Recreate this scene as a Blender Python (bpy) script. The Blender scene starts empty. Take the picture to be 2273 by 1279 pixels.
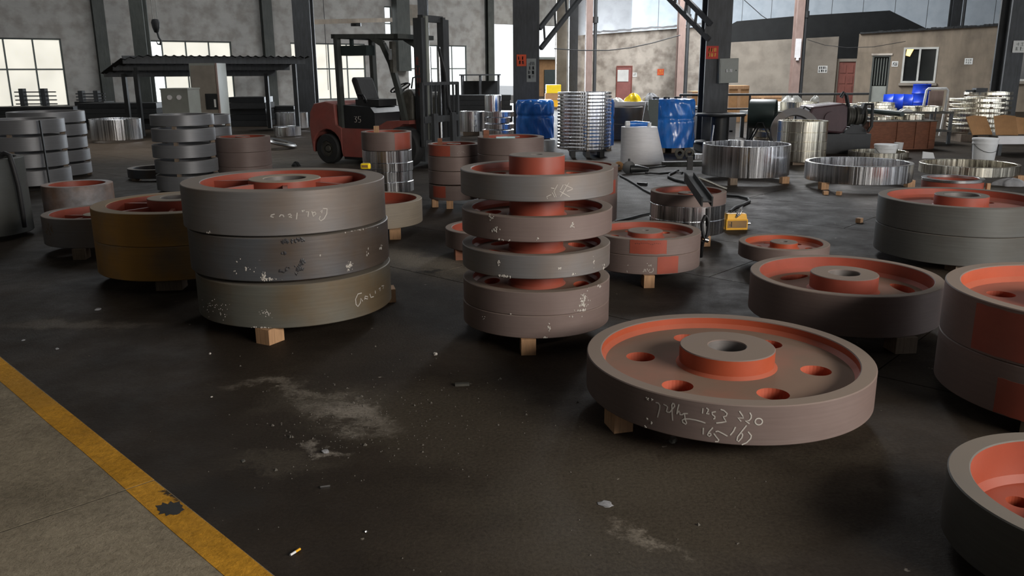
import bpy, bmesh, math, random
from mathutils import Vector, Matrix
PI = math.pi
S = bpy.context.scene
COL = S.collection
rnd = random.Random(7)

# ------------------------------------------------------------------ camera, sky, light, exposure
F_PX, W_PX, H_PX = 1850.0, 2273.0, 1279.0
PITCH, ROLL, CAM_H = math.atan((H_PX / 2 - 163) / F_PX), -0.006, 1.48
_f = Vector((0, math.cos(PITCH), -math.sin(PITCH)))
_u0 = Vector((0, math.sin(PITCH), math.cos(PITCH)))
_r = math.cos(ROLL) * Vector((1, 0, 0)) + math.sin(ROLL) * _u0
_u = -math.sin(ROLL) * Vector((1, 0, 0)) + math.cos(ROLL) * _u0
cam_d = bpy.data.cameras.new('camera')
cam_d.sensor_width = 36
cam_d.lens = F_PX * 36 / W_PX
cam_d.clip_end = 300
cam = bpy.data.objects.new('camera', cam_d)
cam.matrix_world = Matrix(((_r.x, _u.x, -_f.x, 0), (_r.y, _u.y, -_f.y, 0), (_r.z, _u.z, -_f.z, CAM_H), (0, 0, 0, 1)))
COL.objects.link(cam)
S.camera = cam

world = bpy.data.worlds.new('overcast_sky')
S.world = world
world.use_nodes = True
wb = world.node_tree.nodes['Background']
wb.inputs[0].default_value = (0.93, 0.97, 1.0, 1)
wb.inputs[1].default_value = 1.25


def area(name, loc, direction, sx, sy, power, color=(1, 1, 1), spread=180):
    l = bpy.data.lights.new(name, 'AREA')
    l.shape = 'RECTANGLE'
    l.size, l.size_y = sx, sy
    l.energy = power
    l.color = color
    l.spread = math.radians(spread)
    o = bpy.data.objects.new(name, l)
    o.location = loc
    o.rotation_euler = Vector(direction).to_track_quat('-Z', 'Y').to_euler()
    COL.objects.link(o)
    return o


# daylight through the big bay door in the front wall, right of the camera, and through the roof lights
area('bay_door_daylight', (6.2, -1.15, 3.0), (-0.65, 0.75, -0.3), 4.6, 1.7, 560, (1.0, 0.93, 0.85))
area('roof_light_near', (2.0, 10.0, 8.8), (0, 0, -1), 3.0, 12.0, 60, (0.95, 0.98, 1.0))
area('roof_light_far', (6.5, 28.0, 8.8), (0, 0, -1), 3.0, 12.0, 3000, (0.96, 0.98, 1.0))
area('roof_light_left', (-9.0, 22.0, 8.8), (0, 0, -1), 3.0, 12.0, 480, (0.95, 0.98, 1.0))
area('back_door_daylight', (0.75, 44.0, 2.1), (0.6, -0.8, 0), 4.2, 4.0, 2500, (0.85, 0.93, 1.0))

S.view_settings.view_transform = 'Standard'
S.view_settings.look = 'None'
S.view_settings.exposure = 0.3
S.view_settings.gamma = 1.0
S.view_settings.use_curve_mapping = False
S.cycles.max_bounces = 6
S.cycles.diffuse_bounces = 3
S.cycles.glossy_bounces = 3
S.cycles.transmission_bounces = 3
S.cycles.use_denoising = True
S.cycles.sample_clamp_indirect = 6.0

# ------------------------------------------------------------------ helpers
CAMP = Vector((0, 0, CAM_H))


def ray(px, py):
    return ((px - W_PX / 2) / F_PX) * _r - ((py - H_PX / 2) / F_PX) * _u + _f


def at(px, py, Y):                       # the point at world depth Y seen at a pixel of the photograph
    d = ray(px, py)
    return CAMP + d * (Y / d.y)


def fl(px, py, z=0.0):                   # the point on a level plane
    d = ray(px, py)
    return CAMP + d * ((z - CAM_H) / d.z)


def lin(r, g, b):
    return tuple(((c / 255) / 12.92 if c / 255 <= 0.04045 else ((c / 255 + 0.055) / 1.055) ** 2.4) for c in (r, g, b))


class MB:
    def __init__(s):
        s.v, s.f, s.m = [], [], []

    def add(s, vs, fs, mi=0):
        o = len(s.v)
        s.v += [Vector(p) for p in vs]
        s.f += [tuple(i + o for i in f) for f in fs]
        s.m += [mi] * len(fs)
        return s

    def box(s, x0, x1, y0, y1, z0, z1, mi=0, M=None):
        vs = [Vector(p) for p in ((x0, y0, z0), (x1, y0, z0), (x1, y1, z0), (x0, y1, z0), (x0, y0, z1), (x1, y0, z1), (x1, y1, z1), (x0, y1, z1))]
        if M is not None:
            vs = [M @ p for p in vs]
        return s.add(vs, [(0, 3, 2, 1), (4, 5, 6, 7), (0, 1, 5, 4), (1, 2, 6, 5), (2, 3, 7, 6), (3, 0, 4, 7)], mi)

    def bar(s, a, b, w, h, mi=0, up=(0, 0, 1)):
        a, b = Vector(a), Vector(b)
        d = (b - a)
        L = d.length
        d.normalize()
        up = Vector(up)
        if abs(d.dot(up)) > 0.98:
            up = Vector((0, 1, 0))
        x = d.cross(up).normalized()
        z = x.cross(d)
        vs = []
        for p in (a, b):
            for sx, sz in ((-1, -1), (1, -1), (1, 1), (-1, 1)):
                vs.append(p + x * (sx * w / 2) + z * (sz * h / 2))
        return s.add(vs, [(3, 2, 1, 0), (4, 5, 6, 7), (0, 1, 5, 4), (1, 2, 6, 5), (2, 3, 7, 6), (3, 0, 4, 7)], mi)

    def tube(s, pts, r, n=8, mi=0, caps=True):
        pts = [Vector(p) for p in pts]
        rs = r if isinstance(r, (list, tuple)) else [r] * len(pts)
        vs, fs = [], []
        px = None
        for i, p in enumerate(pts):
            t = (pts[min(i + 1, len(pts) - 1)] - pts[max(i - 1, 0)])
            if t.length < 1e-9:
                t = Vector((0, 0, 1))
            t.normalize()
            if px is None:
                ref = Vector((0, 0, 1)) if abs(t.z) < 0.9 else Vector((1, 0, 0))
                px = t.cross(ref).normalized()
            else:
                px = (px - t * px.dot(t))
                px = px.normalized() if px.length > 1e-6 else t.orthogonal().normalized()
            py = t.cross(px)
            for k in range(n):
                a = 2 * PI * k / n
                vs.append(p + (px * math.cos(a) + py * math.sin(a)) * rs[i])
        for i in range(len(pts) - 1):
            for k in range(n):
                fs.append((i * n + k, i * n + (k + 1) % n, (i + 1) * n + (k + 1) % n, (i + 1) * n + k))
        if caps:
            fs.append(tuple(range(n - 1, -1, -1)))
            fs.append(tuple((len(pts) - 1) * n + k for k in range(n)))
        return s.add(vs, fs, mi)

    def cyl(s, a, b, r0, r1=None, n=24, mi=0, caps=True):
        return s.tube([a, b], [r0, r0 if r1 is None else r1], n, mi, caps)

    def lathe(s, prof, n=64, mats=None, closed=True, M=None):
        """prof: (radius, z) points, counter-clockwise in the r-z half plane; mats: one per segment"""
        k = len(prof)
        vs = []
        for i in range(n):
            a = 2 * PI * i / n
            c, q = math.cos(a), math.sin(a)
            for (r, z) in prof:
                p = Vector((r * c, r * q, z))
                vs.append(M @ p if M is not None else p)
        o = len(s.v)
        s.v += vs
        segs = k if closed else k - 1
        for i in range(n):
            j = (i + 1) % n
            for q in range(segs):
                q2 = (q + 1) % k
                if prof[q][0] < 1e-7 and prof[q2][0] < 1e-7:
                    continue
                f = [i * k + q, j * k + q, j * k + q2, i * k + q2]
                if prof[q][0] < 1e-7:
                    f = [i * k + q, j * k + q2, i * k + q2]
                elif prof[q2][0] < 1e-7:
                    f = [i * k + q, j * k + q, i * k + q2]
                s.f.append(tuple(x + o for x in f))
                s.m.append(mats[q] if mats else 0)
        return s

    def prism(s, poly, off, mi=0):
        """planar polygon (list of points) swept by the vector off"""
        n = len(poly)
        off = Vector(off)
        a = [Vector(p) for p in poly]
        b = [p + off for p in a]
        nrm = Vector((0, 0, 0))
        for i in range(n):
            p, q = a[i], a[(i + 1) % n]
            nrm += Vector(((p.y - q.y) * (p.z + q.z), (p.z - q.z) * (p.x + q.x), (p.x - q.x) * (p.y + q.y)))
        if nrm.dot(off) > 0:
            a, b = a[::-1], b[::-1]
        fs = [tuple(range(n)), tuple(range(2 * n - 1, n - 1, -1))]
        for i in range(n):
            j = (i + 1) % n
            fs.append((i, n + i, n + j, j))
        return s.add(a + b, fs, mi)

    def grid(s, fn, nu, nv, mi=0, wrap=False):
        vs = [fn(i / nu, j / nv) for i in range(nu + (0 if wrap else 1)) for j in range(nv + 1)]
        m = nu if wrap else nu + 1
        fs = []
        for i in range(nu):
            for j in range(nv):
                a, b = i % m, (i + 1) % m
                fs.append((a * (nv + 1) + j, b * (nv + 1) + j, b * (nv + 1) + j + 1, a * (nv + 1) + j + 1))
        return s.add(vs, fs, mi)

    def build(s, name, mats, parent=None, loc=None, smooth=None, rot=None):
        me = bpy.data.meshes.new(name)
        me.from_pydata([tuple(p) for p in s.v], [], s.f)
        mats = mats if isinstance(mats, (list, tuple)) else [mats]
        for m in mats:
            me.materials.append(m)
        me.polygons.foreach_set('material_index', s.m)
        me.update()
        if smooth is not None:
            sm(me, smooth)
        return link(name, me, parent, loc, rot)


def sm(me, ang=35):
    bm = bmesh.new()
    bm.from_mesh(me)
    bmesh.ops.remove_doubles(bm, verts=bm.verts, dist=1e-5)
    bmesh.ops.recalc_face_normals(bm, faces=bm.faces)
    lim = math.radians(ang)
    for f in bm.faces:
        f.smooth = True
    for e in bm.edges:
        e.smooth = len(e.link_faces) == 2 and e.calc_face_angle(0) < lim
    bm.to_mesh(me)
    bm.free()


def link(name, me, parent=None, loc=None, rot=None):
    o = bpy.data.objects.new(name, me)
    COL.objects.link(o)
    if parent is not None:
        o.parent = parent
    if loc is not None:
        o.location = loc
    if rot is not None:
        o.rotation_euler = rot
    return o


def tag(o, label=None, cat=None, group=None, kind=None):
    if label:
        o['label'] = label
    if cat:
        o['category'] = cat
    if group:
        o['group'] = group
    if kind:
        o['kind'] = kind
    return o


def thing(name, label, cat, loc=(0, 0, 0), rz=0.0, group=None):
    o = bpy.data.objects.new(name, None)
    o.empty_display_size = 0.1
    COL.objects.link(o)
    o.location = loc
    o.rotation_euler = (0, 0, rz)
    return tag(o, label, cat, group)


def copy_tree(o, parent=None):
    c = o.copy()
    COL.objects.link(c)
    if parent is not None:
        c.parent = parent
    for ch in list(o.children):
        copy_tree(ch, c)
    return c


# ------------------------------------------------------------------ materials
def mat(name, base, rough=0.6, metal=0.0, var=0.25, scale=6.0, stretch=(1, 1, 1), bump=0.15, bscale=None, c2=None, c2amt=0.5,
        spec=0.5, dust=None, dust_amt=0.7, rough_var=0.0, spots=None, spot_thr=0.68, spot_scale=9.0, emis=None, emis_s=0.0, detail=5.0, coat=0.0):
    m = bpy.data.materials.new(name)
    m.use_nodes = True
    nt = m.node_tree
    N, L = nt.nodes, nt.links
    p = N['Principled BSDF']
    tc = N.new('ShaderNodeTexCoord')
    mp = N.new('ShaderNodeMapping')
    mp.inputs['Scale'].default_value = stretch
    L.new(tc.outputs['Object'], mp.inputs['Vector'])
    n1 = N.new('ShaderNodeTexNoise')
    n1.inputs['Scale'].default_value = scale
    n1.inputs['Detail'].default_value = detail
    n1.inputs['Roughness'].default_value = 0.65
    L.new(mp.outputs[0], n1.inputs['Vector'])
    n2 = N.new('ShaderNodeTexNoise')
    n2.inputs['Scale'].default_value = 2.4
    n2.inputs['Detail'].default_value = 4
    L.new(tc.outputs['Object'], n2.inputs['Vector'])
    oi = N.new('ShaderNodeObjectInfo')
    # brightness variation
    mr = N.new('ShaderNodeMapRange')
    mr.inputs['From Min'].default_value = 0.3
    mr.inputs['From Max'].default_value = 0.7
    mr.inputs['To Min'].default_value = 1 - var
    mr.inputs['To Max'].default_value = 1 + var
    L.new(n1.outputs['Fac'], mr.inputs['Value'])
    mixc = N.new('ShaderNodeMix')
    mixc.data_type = 'RGBA'
    mixc.inputs['A'].default_value = (*base, 1)
    mixc.inputs['B'].default_value = (*(c2 if c2 else tuple(x * 0.7 for x in base)), 1)
    r2 = N.new('ShaderNodeMapRange')
    r2.inputs['From Min'].default_value = 0.42
    r2.inputs['From Max'].default_value = 0.66
    r2.inputs['To Max'].default_value = c2amt
    L.new(n2.outputs['Fac'], r2.inputs['Value'])
    L.new(r2.outputs[0], mixc.inputs['Factor'])
    mul = N.new('ShaderNodeMix')
    mul.data_type = 'RGBA'
    mul.blend_type = 'MULTIPLY'
    mul.inputs['Factor'].default_value = 1
    L.new(mixc.outputs['Result'], mul.inputs['A'])
    L.new(mr.outputs[0], mul.inputs['B'])
    col = mul.outputs['Result']
    if spots:
        n3 = N.new('ShaderNodeTexNoise')
        n3.inputs['Scale'].default_value = spot_scale
        n3.inputs['Detail'].default_value = 6
        n3.inputs['Roughness'].default_value = 0.7
        L.new(tc.outputs['Object'], n3.inputs['Vector'])
        r3 = N.new('ShaderNodeMapRange')
        r3.inputs['From Min'].default_value = spot_thr
        r3.inputs['From Max'].default_value = spot_thr + 0.04
        L.new(n3.outputs['Fac'], r3.inputs['Value'])
        ms = N.new('ShaderNodeMix')
        ms.data_type = 'RGBA'
        L.new(r3.outputs[0], ms.inputs['Factor'])
        L.new(col, ms.inputs['A'])
        ms.inputs['B'].default_value = (*spots, 1)
        col = ms.outputs['Result']
    if dust:                              # dust lies on upward faces
        ge = N.new('ShaderNodeNewGeometry')
        sx = N.new('ShaderNodeSeparateXYZ')
        L.new(ge.outputs['Normal'], sx.inputs[0])
        r4 = N.new('ShaderNodeMapRange')
        r4.inputs['From Min'].default_value = 0.6
        r4.inputs['From Max'].default_value = 0.95
        L.new(sx.outputs['Z'], r4.inputs['Value'])
        r5 = N.new('ShaderNodeMapRange')
        r5.inputs['From Min'].default_value = 0.3
        r5.inputs['From Max'].default_value = 0.55
        r5.inputs['To Min'].default_value = dust_amt * 0.75
        r5.inputs['To Max'].default_value = dust_amt
        L.new(n2.outputs['Fac'], r5.inputs['Value'])
        mm = N.new('ShaderNodeMath')
        mm.operation = 'MULTIPLY'
        L.new(r4.outputs[0], mm.inputs[0])
        L.new(r5.outputs[0], mm.inputs[1])
        md = N.new('ShaderNodeMix')
        md.data_type = 'RGBA'
        L.new(mm.outputs[0], md.inputs['Factor'])
        L.new(col, md.inputs['A'])
        md.inputs['B'].default_value = (*dust, 1)
        col = md.outputs['Result']
    L.new(col, p.inputs['Base Color'])
    p.inputs['Roughness'].default_value = rough
    p.inputs['Metallic'].default_value = metal
    p.inputs['Specular IOR Level'].default_value = spec
    if dust:
        for sock, v0, v1 in (('Roughness', rough, 0.95), ('Metallic', metal, 0.0), ('Specular IOR Level', spec, 0.15)):
            q = N.new('ShaderNodeMapRange')
            q.inputs['To Min'].default_value = v0
            q.inputs['To Max'].default_value = v1
            L.new(mm.outputs[0], q.inputs['Value'])
            L.new(q.outputs[0], p.inputs[sock])
    if coat:
        p.inputs['Coat Weight'].default_value = coat
        p.inputs['Coat Roughness'].default_value = 0.15
    if rough_var:
        rr = N.new('ShaderNodeMapRange')
        rr.inputs['From Min'].default_value = 0.3
        rr.inputs['From Max'].default_value = 0.7
        rr.inputs['To Min'].default_value = max(0.02, rough - rough_var)
        rr.inputs['To Max'].default_value = min(1, rough + rough_var)
        L.new(n1.outputs['Fac'], rr.inputs['Value'])
        L.new(rr.outputs[0], p.inputs['Roughness'])
    if bump:
        nb = n1
        if bscale:
            nb = N.new('ShaderNodeTexNoise')
            nb.inputs['Scale'].default_value = bscale
            nb.inputs['Detail'].default_value = 4
            L.new(mp.outputs[0], nb.inputs['Vector'])
        b = N.new('ShaderNodeBump')
        b.inputs['Strength'].default_value = bump
        b.inputs['Distance'].default_value = 0.01
        L.new(nb.outputs['Fac'], b.inputs['Height'])
        L.new(b.outputs[0], p.inputs['Normal'])
    if emis:
        p.inputs['Emission Color'].default_value = (*emis, 1)
        p.inputs['Emission Strength'].default_value = emis_s
    return m


RING = (1, 1, 30)        # fine lines running round a turned rim
VERT = (26, 26, 0.25)    # chatter marks running up a finish-turned ring
DUST = lin(150, 138, 125)
M = {}
RED = (0.28, 0.064, 0.040)
M['red'] = mat('red_oxide_paint', RED, 0.42, 0, 0.12, 5, bump=0.06, c2=(0.30, 0.055, 0.03), c2amt=0.6, dust=lin(150, 110, 95), dust_amt=0.45)
M['orange'] = mat('orange_red_paint', (0.36, 0.068, 0.027), 0.42, 0, 0.1, 5, bump=0.06, c2=(0.34, 0.065, 0.03), c2amt=0.6, dust=lin(150, 120, 105), dust_amt=0.5)
M['dusty_web'] = mat('dusty_red_web', (0.44, 0.09, 0.045), 0.6, 0, 0.12, 4, bump=0.08, dust=lin(124, 105, 91), dust_amt=0.97)
M['orange_clean_shaded'] = mat('clean_shaded_orange_paint', (0.27, 0.05, 0.022), 0.42, 0, 0.1, 5, bump=0.06, c2=(0.22, 0.042, 0.022), c2amt=0.7)  # undusted orange, darkened for the shade inside the corner wheel
M['half_web'] = mat('half_dusty_red_web', (0.42, 0.085, 0.045), 0.55, 0, 0.12, 4, bump=0.08, dust=lin(150, 110, 95), dust_amt=0.6)
M['iron_grey'] = mat('turned_grey_iron', lin(118, 116, 116), 0.5, 0.35, 0.08, 3, RING, 0.04, c2=lin(118, 100, 84), c2amt=0.6, dust=lin(136, 124, 113), dust_amt=0.9)
M['iron_brown'] = mat('brown_primed_iron', lin(118, 103, 98), 0.55, 0.15, 0.07, 3, RING, 0.04, c2=lin(108, 90, 84), c2amt=0.7, dust=lin(132, 118, 106), dust_amt=0.9)
M['iron_dark'] = mat('dark_grey_iron', lin(96, 98, 102), 0.42, 0.45, 0.1, 3, RING, 0.05, c2=lin(98, 82, 68), c2amt=0.8, dust=lin(140, 132, 122), dust_amt=0.8,
                        spots=lin(150, 148, 145), spot_thr=0.70, spot_scale=11)
M['iron_green'] = mat('green_grey_iron', lin(105, 104, 96), 0.5, 0.3, 0.09, 3, RING, 0.05, c2=lin(106, 90, 68), c2amt=0.9, dust=lin(140, 132, 120), dust_amt=0.8)
M['iron_yellow'] = mat('rust_yellow_iron', lin(152, 112, 50), 0.55, 0.2, 0.08, 3, RING, 0.05, c2=lin(116, 98, 76), c2amt=1.0, dust=lin(150, 136, 118), dust_amt=0.9)
M['iron_beige'] = mat('beige_dusty_iron', lin(135, 125, 110), 0.6, 0.1, 0.12, 3, RING, 0.08, c2=lin(120, 108, 95), dust=lin(160, 148, 132), dust_amt=0.9)
M['iron_slate'] = mat('shaded_slate_iron', lin(88, 88, 85), 0.5, 0.3, 0.09, 3, RING, 0.05, c2=lin(80, 76, 70), c2amt=0.8, dust=lin(120, 110, 100), dust_amt=0.8)  # slate grey iron, darkened for the weaker light on these wheels
M['iron_blue'] = mat('cool_grey_turned_iron', lin(120, 121, 124), 0.45, 0.4, 0.08, 3, RING, 0.04, c2=lin(108, 108, 109), c2amt=0.6, dust=lin(140, 136, 132), dust_amt=0.8)
M['drum_dark'] = mat('dark_drum_iron', lin(64, 66, 64), 0.5, 0.2, 0.1, 3, RING, 0.05, c2=lin(54, 54, 50), c2amt=0.8, dust=lin(100, 96, 90), dust_amt=0.6)  # iron of the drum, darker than the other irons
M['rust'] = mat('rust_spotted_iron', lin(120, 96, 82), 0.6, 0.2, 0.3, 8, bump=0.2, c2=lin(140, 142, 146), c2amt=0.9)
M['shiny'] = mat('bright_turned_steel', (0.86, 0.87, 0.9), 0.17, 1.0, 0.42, 1.0, VERT, 0.9, c2=(0.72, 0.73, 0.75), c2amt=0.4, rough_var=0.1, detail=3)
M['shiny_warm'] = mat('warm_bright_steel', (0.78, 0.74, 0.63), 0.2, 1.0, 0.4, 1.0, VERT, 0.9, c2=(0.62, 0.58, 0.48), c2amt=0.4, rough_var=0.1, detail=3)
M['chrome'] = mat('plain_bright_steel', (0.6, 0.6, 0.6), 0.25, 1.0, 0.2, 5, bump=0.05)
M['chalk'] = mat('white_chalk', lin(188, 182, 174), 0.9, 0, 0.1, 30, bump=0)
M['wood'] = mat('pale_wood', lin(176, 138, 102), 0.75, 0, 0.25, 5, (14, 14, 1.2), 0.2, c2=lin(150, 112, 80))
M['wood_old'] = mat('weathered_wood', lin(120, 105, 90), 0.85, 0, 0.25, 5, (14, 14, 1.2), 0.2, c2=lin(92, 80, 68))
M['tread'] = mat('black_rubber', lin(38, 38, 38), 0.8, 0, 0.25, 12, bump=0.2)
M['black'] = mat('black_steel', lin(42, 43, 44), 0.45, 0.3, 0.2, 8, bump=0.1)
M['darksteel'] = mat('dark_painted_steel', lin(70, 72, 74), 0.6, 0.2, 0.25, 5, (4, 4, 0.6), 0.1, c2=lin(56, 56, 56))
M['greensteel'] = mat('green_grey_steel', lin(72, 75, 71), 0.6, 0.1, 0.2, 5, (4, 4, 0.6), 0.1, c2=lin(54, 58, 56))
M['pinksteel'] = mat('pinkish_primed_steel', lin(150, 128, 120), 0.65, 0, 0.15, 5, (4, 4, 0.5), 0.08, c2=lin(128, 108, 100))
M['cable'] = mat('black_cable', lin(28, 28, 30), 0.6, 0, 0.1, 10, bump=0)
M['wire'] = mat('wire_rope_steel', lin(110, 110, 105), 0.45, 0.7, 0.3, 60, bump=0.3)
M['fork_red'] = mat('faded_truck_red', lin(142, 84, 76), 0.5, 0, 0.15, 5, bump=0.06, c2=lin(140, 66, 58), c2amt=0.7, spots=lin(180, 150, 135), spot_thr=0.71, spot_scale=14)
M['white'] = mat('white_plastic', lin(225, 226, 226), 0.4, 0, 0.05, 6, bump=0.03)
M['pale'] = mat('pale_grey_paint', lin(228, 226, 228), 0.55, 0, 0.07, 4, (1, 1, 8), 0.05, c2=lin(215, 212, 210))
M['yellow'] = mat('yellow_paint', lin(235, 175, 30), 0.45, 0, 0.1, 8, bump=0.05, c2=lin(205, 150, 40), c2amt=0.6)
M['bright_yellow'] = mat('yellow_plastic', lin(240, 205, 30), 0.35, 0, 0.06, 8, bump=0.03)
M['blue'] = mat('blue_barrel_plastic', lin(24, 62, 185), 0.35, 0, 0.1, 6, bump=0.04)
M['bluewrap'] = mat('blue_plastic_film', lin(45, 118, 205), 0.22, 0, 0.18, 5, (3, 3, 1), 0.5, bscale=7, c2=lin(32, 92, 180), c2amt=0.6, coat=0.4)
M['cardboard'] = mat('brown_cardboard', lin(172, 130, 88), 0.85, 0, 0.12, 6, bump=0.08, c2=lin(146, 108, 72))
M['crate'] = mat('reddish_brown_plywood', lin(128, 82, 60), 0.8, 0, 0.25, 5, (2, 2, 8), 0.12, c2=lin(98, 64, 48))
M['paper'] = mat('white_paper', lin(222, 222, 218), 0.8, 0, 0.04, 6, bump=0)
M['orange_paper'] = mat('orange_red_paper', lin(222, 88, 52), 0.75, 0, 0.08, 6, bump=0)
M['red_paper'] = mat('red_paper', lin(190, 60, 48), 0.7, 0, 0.1, 6, bump=0)
M['ink'] = mat('black_ink', lin(30, 30, 32), 0.7, 0, 0, 6, bump=0)
M['gold'] = mat('gold_ink', lin(220, 160, 70), 0.6, 0, 0, 6, bump=0)
M['redink'] = mat('red_ink', lin(125, 72, 66), 0.6, 0, 0.1, 6, bump=0)
M['greybox'] = mat('grey_enamel', lin(140, 143, 136), 0.5, 0, 0.08, 4, bump=0.04, c2=lin(124, 126, 120))
M['brown_door'] = mat('brown_red_door', lin(130, 76, 66), 0.55, 0, 0.12, 5, (3, 3, 0.8), 0.06, c2=lin(108, 62, 54))
M['pink_door'] = mat('dusty_red_door', lin(150, 95, 90), 0.6, 0, 0.1, 5, bump=0.05)
M['frame_white'] = mat('pale_window_frame', lin(190, 190, 184), 0.5, 0, 0.08, 6, bump=0.03)
M['frame_grey'] = mat('grey_green_window_frame', lin(96, 104, 102), 0.55, 0, 0.1, 6, bump=0.03)
M['dark_glass'] = mat('dark_room_glass', lin(28, 31, 30), 0.15, 0, 0.2, 3, bump=0.0)
M['maroon'] = mat('maroon_machine_paint', lin(70, 48, 52), 0.5, 0.1, 0.2, 4, bump=0.08, c2=lin(66, 48, 52))
M['plastic_bag'] = mat('white_plastic_bag', lin(215, 214, 208), 0.4, 0, 0.1, 9, bump=0.5)
M['greenfan'] = mat('dark_green_enamel', lin(48, 60, 58), 0.45, 0.1, 0.15, 5, bump=0.05)
M['cast'] = mat('dirty_cast_machine', lin(70, 68, 62), 0.6, 0.3, 0.35, 8, bump=0.2, c2=lin(110, 108, 100), c2amt=0.6)
M['rag'] = mat('grey_rag', lin(150, 150, 152), 0.9, 0, 0.2, 10, bump=0.3)
M['teal'] = mat('pale_teal_plastic', lin(170, 205, 208), 0.5, 0, 0.05, 6, bump=0)


def pane_mat(name, c, s, var=0.12):
    """frosted window pane lit by the day outside"""
    m = mat(name, lin(200, 198, 190), 0.35, 0, 0.05, 2, bump=0.0)
    nt = m.node_tree
    N, L = nt.nodes, nt.links
    p = N['Principled BSDF']
    tc = N.new('ShaderNodeTexCoord')
    n = N.new('ShaderNodeTexNoise')
    n.inputs['Scale'].default_value = 0.9
    L.new(tc.outputs['Object'], n.inputs['Vector'])
    r = N.new('ShaderNodeMapRange')
    r.inputs['From Min'].default_value = 0.3
    r.inputs['From Max'].default_value = 0.7
    r.inputs['To Min'].default_value = s * (1 - var)
    r.inputs['To Max'].default_value = s * (1 + var)
    L.new(n.outputs['Fac'], r.inputs['Value'])
    p.inputs['Emission Color'].default_value = (*c, 1)
    L.new(r.outputs[0], p.inputs['Emission Strength'])
    return m


M['pane'] = pane_mat('frosted_daylit_pane', lin(224, 220, 206), 0.78)
M['pane_added'] = pane_mat('added_glow_pane', lin(240, 244, 250), 4.0)  # glow for the added windows in the unseen front wall
M['pane_clear'] = pane_mat('clear_daylit_pane', lin(240, 247, 250), 1.25)

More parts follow.
